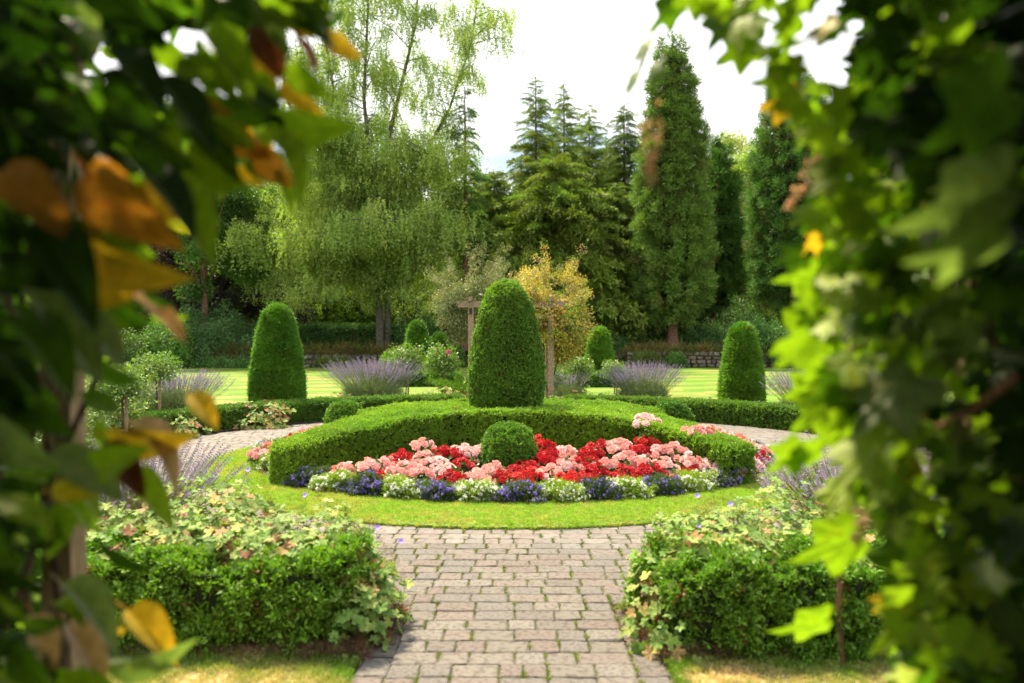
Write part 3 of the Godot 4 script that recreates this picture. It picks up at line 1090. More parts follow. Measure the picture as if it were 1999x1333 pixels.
func make_flower_bed() -> void:
	var s := Shape.new()
	for k in 48:
		for j in 8:
			var p := []
			for q in [[j, k], [j + 1, k], [j + 1, k + 1], [j, k + 1]]:
				var a: float = TAU * q[1] / 48.0
				var r: float = q[0] / 8.0
				var x := sin(a) * r * 3.44
				var z := CZ - cos(a) * r * 3.12
				p.append(Vector3(x, bed_height(x, z) + 0.005 + 0.012 * sin(x * 37.0 + z * 61.0), -z))
			s.quad(p[0], p[1], p[2], p[3], Color.WHITE)
	struct("bed_soil", s.mesh(), mats["earth"])

	var flower := []
	for k in 4:
		flower.append(blossom_mesh(300 + k))
	var petal := {}
	for q in [["pink", lin(0.84, 0.37, 0.32)], ["pale", lin(0.86, 0.54, 0.50)], ["salmon", lin(0.80, 0.24, 0.18)], ["red", lin(0.46, 0.008, 0.012)], ["scarlet", lin(0.58, 0.018, 0.014)]]:
		petal[q[0]] = []
		for e in 2:
			var m := StandardMaterial3D.new()
			m.albedo_color = shade(q[1], 1.0 - 0.14 * e).linear_to_srgb()
			m.vertex_color_use_as_albedo = true
			m.roughness = 0.6
			m.metallic_specular = 0.3
			m.cull_mode = BaseMaterial3D.CULL_DISABLED
			m.backlight_enabled = true
			m.backlight = lin(0.5, 0.42, 0.40).linear_to_srgb()
			petal[q[0]].append(m)
	# where each plant of begonias shows in the bed: 2 x the photograph's pixels from (500, 780)
	var spots := [[300, 278, "salmon"], [352, 262, "pink"], [430, 245, "pink"], [490, 232, "pink"], [500, 285, "red"], [560, 272, "pink"], [602, 250, "pink"], [560, 213, "red"], [650, 165, "pink"], [655, 215, "pink"], [705, 235, "pale"],
		[728, 190, "red"], [782, 196, "red"], [742, 266, "pale"], [815, 240, "red"], [772, 286, "red"], [805, 186, "pale"], [866, 184, "pale"], [852, 284, "pink"], [930, 262, "pink"], [890, 304, "pink"], [972, 288, "red"], [1015, 268, "red"],
		[1065, 282, "scarlet"], [1092, 150, "scarlet"], [1125, 172, "red"], [1155, 200, "red"], [1130, 220, "red"], [1064, 246, "red"], [1142, 268, "pink"], [1212, 196, "pink"], [1222, 240, "pink"], [1225, 292, "scarlet"], [1275, 298, "red"],
		[1300, 190, "red"], [1338, 172, "red"], [1290, 228, "red"], [1384, 176, "pink"], [1432, 168, "pink"], [1372, 240, "pink"], [1442, 212, "pink"], [1450, 270, "red"], [1512, 284, "red"], [1490, 182, "red"], [1522, 152, "scarlet"],
		[1502, 226, "pink"], [1575, 190, "pink"], [1632, 182, "pink"], [1592, 240, "pink"], [1330, 262, "red"], [1620, 288, "pink"], [1690, 260, "red"], [1680, 220, "pink"], [1740, 244, "pale"], [1790, 232, "pale"], [640, 268, "pink"], [1545, 258, "red"], [1010, 300, "scarlet"],
		[60, 178, "salmon"], [105, 162, "red"], [150, 142, "red"], [200, 124, "pink"], [250, 108, "pale"], [20, 196, "pink"],
		[1525, 64, "pale"], [1706, 106, "pink"], [1752, 112, "pink"], [1800, 128, "salmon"], [1840, 140, "salmon"], [1880, 146, "salmon"], [1920, 166, "pink"], [1960, 176, "salmon"], [1950, 205, "red"], [1928, 236, "pale"], [1962, 190, "pink"], [1775, 142, "pink"], [1860, 176, "salmon"]]
	var order := []
	for q in spots:
		var px: float = 500.0 + q[0] * 0.5
		var py: float = 780.0 + q[1] * 0.5
		var p := on_bed(px, py, 0.22)
		var tall := 0.22
		if px > 640 and px < 1400:      # the front sector: planted in rows up the slope
			var z := lerpf(8.38, 9.52, clampf((926.0 - py) / 72.0, 0.0, 1.0))
			for e in 4:
				z = maxf(z, CZ - 2.97 * sqrt(maxf(0.05, 1.0 - pow((px - 1000.0) * z / FOCAL / 3.4, 2.0))) + 0.22)
			p = W(px, py, z)
			tall = maxf(0.20, p.y - bed_height(p.x, z))
			p.y -= tall
		var where := "in the bed's back row"
		if absf(p.x) > 2.35 and -p.z > 9.6:
			where = "left of the clipped hedge" if p.x < 0 else "right of the clipped hedge"
		elif q[1] > 255:
			where = "in the front row behind the edging"
		elif q[1] > 205:
			where = "in the bed's middle row"
		order.append([p, q[2], where, tall / 0.235])
	for e in [-1.0, 1.0]:         # the beds outside the hedge arms
		for k in 9:
			var a := deg_to_rad(lerpf(60.0, 108.0, k / 8.0))
			for f in [0.86, 0.70]:
				if f < 0.8 and k % 2:
					continue
				var p := Vector3(e * sin(a) * 3.44 * f, 0, -CZ + cos(a) * 3.05 * f)
				p.y = bed_height(p.x, -p.z)
				order.append([p, ["salmon", "pink", "red", "pink", "pale"][(k * 2 + (1 if f < 0.8 else 0) + int(e)) % 5 if k + int(e) >= 0 else 0], "left of the clipped hedge" if e < 0 else "right of the clipped hedge", 1.0])
	var words := {"pink": "coral pink", "pale": "pale pink", "salmon": "salmon pink", "red": "deep red", "scarlet": "scarlet"}
	for q in order:
		var n := 0
		var k := 0
		for o in order:
			if o[1] == q[1] and o[2] == q[2]:
				n += 1
				if (o[0] as Vector3).x / -o[0].z < (q[0] as Vector3).x / -q[0].z:
					k += 1
		var t := thing("begonia", "%s begonia, %s%s" % [words[q[1]], (ordinal(k, n) + " of these ") if n > 1 else "only one ", q[2]], "flower", q[0], "begonias in the round bed")
		var lv := []
		var lt := []
		for i in 26:
			var d := (Vector3(rf(-1, 1), rf(-0.1, 0.6), rf(-1, 1))).normalized()
			lv.append(Transform3D(facing(d, rf(0.07, 0.11)), d * rf(0.02, 0.07) + Vector3(0, rf(0.03, 0.15) * q[3], 0)))
			lt.append(vary(lin(0.055, 0.125, 0.018), 0.3))
		many("foliage", sprig["oval2"], leafy("begonialeaf", 0.35, lin(0.2, 0.3, 0.05), 0.5), lv, lt, t)
		for i in 9 + R.randi() % 4:
			var a := TAU * i * 0.382 + rf(-0.3, 0.3)
			var r := 0.155 * sqrt((i + 0.4) / 10.0)
			var at := Vector3(cos(a) * r, 0.235 * q[3] - r * r * 3.2 + rf(-0.025, 0.03), sin(a) * r)
			var up := (Vector3(cos(a) * r * 5.0, 0.75, sin(a) * r * 5.0 + 0.5) + rv() * 0.35).normalized()
			var col: String = q[1]
			if col == "pink" and R.randf() < 0.2:
				col = "pale"
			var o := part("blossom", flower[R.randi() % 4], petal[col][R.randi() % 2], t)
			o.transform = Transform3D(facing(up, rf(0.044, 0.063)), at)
	# edging: white sweet alyssum and violet lobelia by turns along the rim
	var edge := []
	for e in [[612, 0], [660, 1], [722, 0], [790, 1], [862, 0], [935, 1], [1010, 0], [1085, 1], [1160, 0], [1226, 1], [1287, 0], [1350, 1], [1398, 0]]:
		var x := 0.0
		var z := 8.4
		for i in 30:
			x = (e[0] - 1000.0) * z / FOCAL
			z = lerpf(z, CZ - 2.98 * sqrt(maxf(0.02, 1.0 - pow(x / 3.34, 2.0))), 0.5)
		edge.append([Vector3(x, 0, -z), e[1], "front edge of the bed", rf(0.22, 0.27), rf(0.135, 0.175)])
	for e in [[-66, 1], [-74, 0], [-82, 1], [-90, 0], [-97, 1], [-104, 0], [66, 1], [74, 0], [82, 1], [90, 0], [97, 1], [104, 0]]:
		var a := deg_to_rad(e[0])
		edge.append([Vector3(sin(a) * 3.26, 0, -CZ + cos(a) * 2.84), e[1], "left side of the bed" if e[0] < 0 else "right side of the bed", 0.20, 0.16])
	for q in edge:
		var n := 0
		var k := 0
		for o in edge:
			if o[1] == q[1] and o[2] == q[2]:
				n += 1
				if o[0].x / -o[0].z < q[0].x / -q[0].z:
					k += 1
		var at: Vector3 = q[0]
		at.y = bed_height(at.x, -at.z)
		var t: Node3D
		if q[1] == 1:
			t = thing("alyssum", "white alyssum cushion on the %s, %s of its kind" % [q[2], ordinal(k, n)], "flower", at, "white alyssum cushions edging the bed")
		else:
			t = thing("lobelia", "violet lobelia clump on the %s, %s of its kind" % [q[2], ordinal(k, n)], "flower", at, "violet lobelia clumps edging the bed")
		var lv := []
		var lt := []
		var fv := []
		var ft := []
		for i in 700:
			var d := Vector3(rf(-1, 1), rf(0.0, 1.0), rf(-1, 1))
			if d.length() > 1.0:
				continue
			d = d.normalized() * pow(d.length(), 0.35)
			var wob := 1.0 + 0.75 * lump.get_noise_3dv(d * 26.0 + at * 20.0)
			var p: Vector3 = d * Vector3(q[3] * 1.06, q[4], q[3] * 0.80) * wob
			lv.append(Transform3D(facing(d + rv() * 0.6 + Vector3(0, 0.4, 0), rf(0.7, 1.2)), p * 0.93))
			lt.append(vary(lin(0.27, 0.36, 0.06) if q[1] else lin(0.075, 0.11, 0.04), 0.3))
		for i in 560 if q[1] else 620:
			var d := Vector3(rf(-1, 1), rf(0.05, 1.0), rf(-1, 1)).normalized()
			var wob := 1.0 + 0.75 * lump.get_noise_3dv(d * 26.0 + at * 20.0)
			if lump.get_noise_3dv(d * 55.0 + at * 50.0) < -0.08 and R.randf() < 0.75:
				continue
			var p: Vector3 = d * Vector3(q[3] * 1.10, q[4] * 1.08, q[3] * 0.85) * wob * rf(0.88, 1.06)
			fv.append(Transform3D(facing(d + rv() * 0.5, rf(0.7, 1.15)), p))
			ft.append(vary(lin(0.80, 0.80, 0.74) if q[1] else (lin(0.19, 0.13, 0.52) if R.randf() < 0.6 else lin(0.32, 0.24, 0.64)), 0.12))
		many("foliage", sprig["fine%d" % (k % 2)], leafy("edging", 0.5, lin(0.6, 0.75, 0.12), 0.3), lv, lt, t)
		many("tiny_flowers", sprig["floret%d" % (k % 2)], leafy("floret", 0.6, lin(0.4, 0.4, 0.4), 0.2), fv, ft, t)


# ------------------------------------------------------------------ looser planting round the ring path
func lavender(label: String, at: Vector3, rx: float, high: float, stems: int) -> void:
	var t := thing("lavender_bush", label, "lavender", at, "lavender bushes round the ring path")
	var fv := []
	var ft := []
	for i in int(stems * 1.1):
		var d := Vector3(rf(-1, 1), rf(0.1, 1.0), rf(-1, 1)).normalized()
		fv.append(Transform3D(facing(d * 0.8 + Vector3(0, 0.5, 0), rf(0.9, 1.7) * (0.7 + rx * 0.5)), d * Vector3(rx * 0.68, high * 0.56, rx * 0.68) * rf(0.4, 1.0)))
		ft.append(vary(lin(0.17, 0.22, 0.10), 0.3))
	many("foliage", sprig["needle0"], leafy("lavleaf", 0.7, lin(0.5, 0.6, 0.25), 0.2), fv, ft, t)
	for f in 3:
		var sv := []
		var st := []
		for i in stems / 3:
			var a := rf(0, TAU)
			var r := sqrt(R.randf())
			var lean := r * 0.82
			var d := Vector3(cos(a) * sin(lean), cos(lean) , sin(a) * sin(lean)) + rv() * 0.15
			var b := Vector3(cos(a) * r * rx * 0.42, high * rf(0.18, 0.32), sin(a) * r * rx * 0.42)
			var l := (high - b.y) * rf(0.72, 1.08) * (1.0 + 0.25 * r)
			l = minf(l, (rx * 1.15 - r * rx * 0.42) / maxf(sin(lean), 0.25))
			var bs := facing(d, 1.0)
			var thick := 0.66 if at.z > -8.0 else 0.62
			sv.append(Transform3D(Basis(bs.x * thick, bs.y * l, bs.z * thick), b))
			st.append(vary(Color(1, 1, 1), 0.25))
		many("flower_spikes", sprig["lavender%d" % f], leafy("lav", 0.7, lin(0.3, 0.28, 0.3), 0.2), sv, st, t)


var bill_mats := []
func cranesbill(label: String, at: Vector3, size: Vector3, n: int, singles: int, autumn: float, flowers: Array, leaf := 0.042) -> void:
	if bill_mats.is_empty():
		for c in [lin(0.15, 0.25, 0.05), lin(0.19, 0.29, 0.065), lin(0.10, 0.18, 0.033), lin(0.25, 0.31, 0.075), lin(0.40, 0.36, 0.09), lin(0.36, 0.24, 0.10), lin(0.26, 0.115, 0.06)]:
			var m := StandardMaterial3D.new()
			m.albedo_color = (c as Color).linear_to_srgb()
			m.vertex_color_use_as_albedo = true
			m.roughness = 0.6
			m.metallic_specular = 0.3
			m.cull_mode = BaseMaterial3D.CULL_DISABLED
			m.backlight_enabled = true
			m.backlight = lin(0.5, 0.6, 0.3).linear_to_srgb()
			bill_mats.append(m)
	var t := thing("cranesbill", label, "plant", at, "hardy cranesbills along the path")
	var lv := []
	var lt := []
	for i in n:
		var d := Vector3(rf(-1, 1), rf(-0.1, 1.0), rf(-1, 1)).normalized()
		var wob := 1.0 + 0.45 * lump.get_noise_3dv(d * 22.0 + at * 30.0)
		var p := d * size * wob * pow(R.randf(), 0.22)
		if p.y < 0.01:
			p.y = 0.01 + absf(p.y) * 0.5
		var up := (d * 0.8 + Vector3(0, 0.7, 0.25) + rv() * 0.65).normalized()
		var sc := leaf * rf(0.65, 1.3)
		var b := Basis.from_euler(Vector3(0, rf(0, TAU), 0))
		b = Basis(Quaternion(Vector3.UP, up)) * b * Basis.from_scale(Vector3.ONE * sc)
		var dry := R.randf() < autumn * 0.72 * (0.6 + 0.9 * absf(lump.get_noise_3dv((at + p) * 60.0)) * 2.0)
		var k: int = [4, 5, 6, 3, 5][R.randi() % 5] if dry else [0, 1, 2, 3, 1, 0, 3][R.randi() % 7]
		if i >= n - singles and p.z > -0.2 * size.z:
			var o := part("leaf", sprig["lobed%d" % (i % 3)], bill_mats[k], t)
			o.transform = Transform3D(b, p)
		else:
			lv.append(Transform3D(b, p))
			lt.append(vary([lin(0.15, 0.25, 0.05), lin(0.19, 0.29, 0.065), lin(0.10, 0.18, 0.033), lin(0.25, 0.31, 0.075), lin(0.40, 0.36, 0.09), lin(0.36, 0.24, 0.10), lin(0.26, 0.115, 0.06)][k], 0.2))
	many("foliage", sprig["lobed1"], leafy("bill", 0.6, lin(0.5, 0.6, 0.3), 0.3), lv, lt, t)
	# withered heads and bare stalks
	var dv := []
	var dt := []
	for i in int(n * 0.13):
		var d := Vector3(rf(-1, 1), rf(0.35, 1.0), rf(-1, 1)).normalized()
		dv.append(Transform3D(facing(Vector3.UP + rv() * 0.8, rf(0.22, 0.42) * leaf / 0.042), d * size * rf(0.98, 1.16)))
		dt.append(vary(lin(0.16, 0.07, 0.035), 0.4))
	many("seed_heads", sprig["needle1"], leafy("dead", 0.8, lin(0.2, 0.12, 0.05), 0.2), dv, dt, t)
	for f in flowers:
		var s := Shape.new()
		for e in 5:
			var a := TAU * e / 5.0
			var d := Vector3(cos(a), 0.25, sin(a)).normalized()
			s.leaf(Vector3.ZERO, d, d.cross(Vector3.UP).normalized(), 1.0, 0.95, 0.1, vary(Color.WHITE, 0.08))
		var o := part("violet_flower", s.mesh(), bill_flower(), t)
		o.transform = Transform3D(Basis(Quaternion(Vector3.UP, Vector3(rf(-0.3, 0.3), 0.7, 0.8).normalized())) * Basis.from_scale(Vector3.ONE * 0.021), (f as Vector3) - at)
		var st := Shape.new()
		var q: Vector3 = f - at
		st.tube([q * 0.6 + Vector3(0, -0.05, 0), q], [0.0014, 0.001], 4, Color.WHITE)
		part("flower_stalk", st.mesh(), solid("stalk", lin(0.12, 0.15, 0.05), 0.8), t)

func bill_flower() -> StandardMaterial3D:
	if not mats.has("billflower"):
		var m := solid("billflower", lin(0.36, 0.26, 0.72), 0.6)
		m.cull_mode = BaseMaterial3D.CULL_DISABLED
		m.vertex_color_use_as_albedo = true
		m.backlight_enabled = true
		m.backlight = Color(0.5, 0.45, 0.7)
	return mats["billflower"]

func leaf_bush(called: String, label: String, category: String, at: Vector3, size: Vector3, n: int, leaf: float, tint: Color, autumn := 0.0, group := "", mesh := "broad") -> Node3D:
	var t := thing(called, label, category, at, group)
	var lv := [[], []]
	var lt := [[], []]
	for i in n:
		var d := Vector3(rf(-1, 1), rf(-0.25, 1.0), rf(-1, 1)).normalized()
		var wob := 1.0 + 0.55 * lump.get_noise_3dv(d * 18.0 + at * 7.0) + 0.3 * lump.get_noise_3dv(d * 60.0 + at * 3.0)
		var p := d * size * wob * pow(R.randf(), 0.30)
		p.y = maxf(p.y, -0.02)
		lv[i % 2].append(Transform3D(facing(d + rv(), leaf * rf(0.7, 1.3)), p))
		var c := tint.lerp(lin(0.50, 0.30, 0.06), autumn * R.randf())
		lt[i % 2].append(vary(shade(c, 1.4 + 0.8 * lump.get_noise_3dv(p * 30.0 + at)), 0.22))
	for k in 2:
		many("foliage", sprig["%s%d" % [mesh, k + (1 if mesh == "broad" else 0)]], leafy("bush", 0.45, lin(0.55, 0.7, 0.12), 0.4), lv[k], lt[k], t)
	var s := Shape.new()
	for k in 7:
		var a := TAU * k / 7.0
		s.tube([Vector3(cos(a), 0, sin(a)) * 0.05 * size.x, Vector3(cos(a) * size.x * 0.25, size.y * 0.4, sin(a) * size.z * 0.25), Vector3(cos(a) * size.x * 0.55, size.y * 0.75, sin(a) * size.z * 0.55)], [0.02 * size.x, 0.014 * size.x, 0.006 * size.x], 5, Color.WHITE)
	part("stems", s.mesh(), bark("brown"), t)
	return t

func make_borders() -> void:
	lavender("near lavender bush leaning over the path at the right, beside the stakes", Vector3(2.62, 0.0, -6.0), 0.62, 0.84, 560)
	lavender("near lavender bush at the left edge of the path, behind the yellow vine leaves", Vector3(-2.85, 0.0, -5.9), 0.72, 0.84, 420)
	lavender("lavender bush left of the left tall cone, under the standard rose", Vector3(-6.6, 0.0, -15.6), 1.0, 0.96, 700)
	lavender("broad lavender bush between the left tall cone and the middle topiary", Vector3(-3.25, 0.0, -18.6), 1.08, 1.08, 900)
	lavender("pale lavender bush between the middle topiary and the right tall cone", Vector3(3.05, 0.0, -18.5), 0.86, 1.02, 700)
	lavender("lavender bush right of the right tall cone, partly behind vine leaves", Vector3(6.05, 0.0, -16.2), 0.82, 0.95, 560)
	lavender("small grey lavender tuft at the foot of the arch's right posts", Vector3(1.45, 0.0, -20.4), 0.55, 0.72, 160)

	cranesbill("cranesbill at the left end of the left near bed, behind the hedge", Vector3(-2.75, 0.22, -5.0), Vector3(0.5, 0.48, 0.45), 520, 60, 0.20, [W(235, 1062, 4.9)])
	cranesbill("tall cranesbill in the left near bed with withered brown heads", Vector3(-2.05, 0.24, -5.15), Vector3(0.55, 0.50, 0.5), 640, 90, 0.22, [W(575, 1053, 4.9), W(530, 1028, 5.0)])
	cranesbill("low cranesbill in the left near bed, spilling over the hedge", Vector3(-1.75, 0.24, -4.72), Vector3(0.55, 0.36, 0.36), 460, 80, 0.26, [])
	cranesbill("cranesbill at the inner corner of the left near bed, next to the ring path", Vector3(-1.25, 0.20, -4.95), Vector3(0.46, 0.46, 0.46), 520, 90, 0.20, [W(738, 1030, 4.85), W(783, 1057, 4.8), W(596, 967, 5.2)])
	cranesbill("pale cranesbill tumbling over the hedge end at the left of the path", Vector3(-0.88, 0.0, -4.60), Vector3(0.27, 0.47, 0.45), 380, 110, 0.12, [])
	cranesbill("cranesbill at the back of the left near bed, against the lavender", Vector3(-2.1, 0.2, -5.55), Vector3(0.6, 0.55, 0.35), 440, 50, 0.22, [W(484, 917, 5.6)])
	cranesbill("cranesbill leaning over the left near hedge top, close to the path", Vector3(-1.25, 0.34, -4.60), Vector3(0.55, 0.25, 0.26), 420, 80, 0.24, [])
	cranesbill("cranesbill lying over the left near hedge top, below the pink bloom", Vector3(-2.25, 0.34, -4.66), Vector3(0.65, 0.25, 0.26), 420, 80, 0.28, [])
	cranesbill("cranesbill leaning over the right near hedge top, close to the path", Vector3(1.25, 0.34, -4.56), Vector3(0.55, 0.25, 0.26), 420, 80, 0.22, [])
	cranesbill("cranesbill lying over the right near hedge top, below the stakes", Vector3(2.25, 0.34, -4.58), Vector3(0.65, 0.24, 0.26), 400, 60, 0.30, [])
	cranesbill("yellowing cranesbill tumbling over the hedge end at the right of the path", Vector3(0.92, 0.0, -4.58), Vector3(0.28, 0.47, 0.48), 400, 110, 0.42, [])
	cranesbill("cranesbill at the inner corner of the right near bed, next to the ring path", Vector3(1.25, 0.20, -4.95), Vector3(0.46, 0.44, 0.46), 520, 90, 0.14, [W(1365, 1027, 4.9)])
	cranesbill("green cranesbill in the middle of the right near bed with one violet flower above", Vector3(1.70, 0.24, -5.2), Vector3(0.5, 0.50, 0.45), 560, 80, 0.14, [W(1427, 984, 5.1), W(1362, 968, 5.3)])
	cranesbill("withering cranesbill in the right near bed, in front of the lavender", Vector3(2.15, 0.22, -4.9), Vector3(0.55, 0.42, 0.45), 520, 80, 0.38, [])
	cranesbill("cranesbill at the right end of the right near bed, under the vine", Vector3(2.85, 0.20, -5.05), Vector3(0.5, 0.42, 0.42), 420, 40, 0.2, [])
	cranesbill("rusty yellow cranesbill spilling onto the path below the left tall cone", Vector3(-4.75, 0.0, -14.95), Vector3(0.62, 0.46, 0.5), 520, 60, 0.75, [W(530, 806, 14.5)], 0.06)
	cranesbill("pale cranesbill at the path edge left of the low left hedge", Vector3(-5.75, 0.0, -13.5), Vector3(0.55, 0.40, 0.5), 380, 40, 0.3, [], 0.06)
	cranesbill("pale green cranesbill behind the parterre, right of the middle topiary", Vector3(1.35, 0.0, -17.7), Vector3(0.75, 0.46, 0.5), 420, 30, 0.15, [], 0.07)
	cranesbill("cranesbill between the pale lavender and the middle topiary, further right", Vector3(2.25, 0.0, -17.8), Vector3(0.55, 0.40, 0.5), 320, 30, 0.25, [], 0.07)
	cranesbill("pinkish cranesbill behind the parterre, left of the middle topiary", Vector3(-1.5, 0.0, -17.7), Vector3(0.75, 0.48, 0.5), 420, 30, 0.35, [], 0.07)
	cranesbill("low cranesbill under the broad lavender, along the low left hedge", Vector3(-3.7, 0.0, -17.3), Vector3(0.95, 0.40, 0.4), 380, 20, 0.2, [], 0.07)
	cranesbill("low cranesbill along the low right hedge, beside the right tall cone", Vector3(3.9, 0.0, -17.3), Vector3(0.85, 0.36, 0.4), 340, 20, 0.15, [], 0.07)

	# standard roses on stems
	var rose_group := "standard roses in the borders"
	for q in [[-6.35, 14.2, 1.02, 0.36, "standard rose with pale leaves above the left lavender"], [-2.62, 19.6, 1.0, 0.42, "standard rose standing in the broad lavender bush"], [-1.78, 20.2, 0.95, 0.46, "standard rose with one pink bloom, left of the arch"], [1.76, 21.0, 0.72, 0.40, "standard rose just right of the arch's right posts"], [2.58, 20.2, 0.75, 0.30, "small staked standard rose by the pale lavender"], [-5.98, 12.2, 0.85, 0.40, "standard rose at the path edge, seen left of the near lavender"]]:
		var t := leaf_bush("standard_rose", q[4], "rose", Vector3(q[0], q[2], -q[1]), Vector3(q[3], q[3] * 0.95, q[3]), 70, q[3] * 0.42, lin(0.10, 0.17, 0.045), 0.08, rose_group)
		var s := Shape.new()
		s.tube([Vector3(0, -q[2], 0), Vector3(0.02, -q[2] * 0.5, 0), Vector3(0, 0.1, 0)], [0.018, 0.015, 0.014], 6, Color.WHITE)
		part("stem", s.mesh(), bark("brown"), t)
		s = Shape.new()
		s.box(Vector3(0.05, -q[2], -0.018), Vector3(0.086, 0.02, 0.018), Color.WHITE)
		part("stake", s.mesh(), timber(), t)
	var pink := solid("rosepink", lin(0.75, 0.26, 0.30), 0.6)
	pink.vertex_color_use_as_albedo = true
	pink.cull_mode = BaseMaterial3D.CULL_DISABLED
	var bl := blossom_mesh(900)
	var b1 := part("rose_bloom", bl, pink)
	b1.transform = Transform3D(Basis(Quaternion(Vector3.UP, Vector3(0.1, 0.3, 0.95).normalized())) * Basis.from_scale(Vector3.ONE * 0.075), W(876, 687, 19.75))
	tag(b1, "single pink bloom on the standard rose left of the arch", "flower")
	var b2 := part("rose_bloom", bl, pink)
	b2.transform = Transform3D(Basis(Quaternion(Vector3.UP, Vector3(0.1, 0.7, 0.75).normalized())) * Basis.from_scale(Vector3.ONE * 0.05), W(360, 1000, 5.2))
	tag(b2, "small pink bloom among cranesbill leaves in the left near bed", "flower")
	leaf_bush("rose_bush", "pale leaved rose bush at the far left beside the ring path", "rose", Vector3(-6.6, 0.1, -12.6), Vector3(0.7, 0.95, 0.7), 170, 0.16, lin(0.12, 0.19, 0.06), 0.12, "rose bushes")
	leaf_bush("rose_bush", "lower rose bush in front of the pale one at the far left", "rose", Vector3(-6.5, 0.0, -11.3), Vector3(0.7, 0.7, 0.7), 170, 0.15, lin(0.11, 0.18, 0.06), 0.12, "rose bushes")
	leaf_bush("rose_bush", "dark rose bush behind the arch's right posts", "rose", Vector3(1.45, 0.1, -22.0), Vector3(0.55, 0.95, 0.5), 130, 0.17, lin(0.06, 0.12, 0.035), 0.05, "rose bushes")
	leaf_bush("rose_bush", "rose bush right of the right lavender, behind hanging vine", "rose", Vector3(7.3, 0.1, -15.0), Vector3(0.9, 0.8, 0.7), 190, 0.17, lin(0.10, 0.17, 0.05), 0.2, "rose bushes")
	# a fern by the arch
	var fern := thing("fern", "bright green fern at the foot of the arch's left post", "fern", Vector3(-1.28, 0.05, -19.4))
	for k in 12:
		var a := TAU * k / 12.0
		var o := part("frond", sprig["fir%d" % (k % 4)], mat_tint("fernleaf", lin(0.15, 0.27, 0.03)), fern)
		o.transform = Transform3D(Basis.from_euler(Vector3(0, a, rf(0.7, 1.1))) * Basis.from_scale(Vector3(0.95, 0.9, 0.6)), Vector3.ZERO)
	# two thin stakes behind the right near bed
	for q in [[2.78, 6.05, 0.02, "thin grey stick leaning behind the right near bed"], [2.90, 6.1, 0.0, "pale squared stake behind the right near bed, next to the grey stick"]]:
		var s := Shape.new()
		s.tube([Vector3(0, 0, 0), Vector3(q[2] * 2.5, 0.75, 0)], [0.012, 0.010] if q[2] > 0 else [0.017, 0.017], 6, Color.WHITE)
		var o := part("garden_stake", s.mesh(), timber())
		o.position = Vector3(q[0], 0, -q[1])
		tag(o, q[3], "stake")
	# dry twigs and fallen leaves at the foot of the near hedges
	for e in [-1.0, 1.0]:
		var lv := []
		var lt := []
		for i in 900:
			var x: float = e * (0.80 + pow(R.randf(), 2.0) * 2.0)
			var z := rf(4.14, 4.32) if R.randf() < 0.7 else rf(4.3, 4.9)
			if z > 4.32:
				x = e * rf(0.66, 0.9)
			lv.append(Transform3D(facing(Vector3(rf(-1, 1), rf(0.0, 0.5), rf(-1, 1)), rf(0.25, 0.6)), Vector3(x, rf(0.005, 0.04), -z)))
			lt.append(vary(lin(0.13, 0.075, 0.045), 0.5))
		var o := many("leaf_litter", sprig["needle1"], leafy("dead", 0.8, lin(0.2, 0.12, 0.05), 0.2), lv, lt)
		tag(o, "dry brown twigs and litter under the %s near hedge" % ["left" if e < 0 else "right"], "litter")
		# turned soil of the border
		var s := Shape.new()
		var p := []
		for k in 15:
			var a := deg_to_rad(lerpf(9.0, 34.0, k / 14.0))
			p.append(Vector3(e * sin(a) * 5.88, 0.006, -CZ + cos(a) * 5.88))
		for k in 14:
			var a0 := Vector3(p[k].x, 0.006, -4.12)
			var a1 := Vector3(p[k + 1].x, 0.006, -4.12)
			if e > 0:
				s.quad(a0, a1, p[k + 1], p[k], Color.WHITE)
			else:
				s.quad(a1, a0, p[k], p[k + 1], Color.WHITE)
		struct("border_soil", s.mesh(), mats["earth"])
	# soil of the back borders, a ring behind the path
	var s := Shape.new()
	for k in 60:
		var a := deg_to_rad(lerpf(-190.0, 130.0, k / 60.0) - 60.0 + 90.0)
		var b := deg_to_rad(lerpf(-190.0, 130.0, (k + 1) / 60.0) - 60.0 + 90.0)
		if absf(wrapf(rad_to_deg(a), -180, 180)) < 60:
			continue
		s.quad(Vector3(sin(a) * 5.95, 0.018, -CZ + cos(a) * 5.95), Vector3(sin(a) * 7.4, 0.018, -CZ + cos(a) * 7.4), Vector3(sin(b) * 7.4, 0.018, -CZ + cos(b) * 7.4), Vector3(sin(b) * 5.95, 0.018, -CZ + cos(b) * 5.95), Color.WHITE)
	struct("back_border_soil", s.mesh(), mats["earth"])

func mat_tint(key: String, c: Color) -> StandardMaterial3D:
	var m := leafy(key, 0.5, lin(0.35, 0.45, 0.08), 0.35)
	m.albedo_color = c.linear_to_srgb()
	return m

func timber() -> StandardMaterial3D:
	if not mats.has("timber"):
		var m := grainy("timber", 51, 0.03, [[0.25, lin(0.14, 0.10, 0.055)], [0.5, lin(0.27, 0.20, 0.115)], [0.8, lin(0.38, 0.29, 0.18)]], 1.0, 0.4, 0.85)
		m.uv1_scale = Vector3(6.0, 0.7, 6.0)
	return mats["timber"]

func bark(kind: String) -> StandardMaterial3D:
	var key := "bark_" + kind
	if not mats.has(key):
		var c: Color = {"brown": lin(0.10, 0.07, 0.045), "red": lin(0.16, 0.085, 0.055), "grey": lin(0.13, 0.115, 0.09), "dark": lin(0.045, 0.036, 0.026)}[kind]
		var m := grainy(key, 60 + kind.length(), 0.03, [[0.3, shade(c, 0.35)], [0.5, c], [0.75, shade(c, 1.7)]], 1.0, 3.0, 0.95)
		m.uv1_scale = Vector3(1.6, 0.35, 1.6)
	return mats[key]


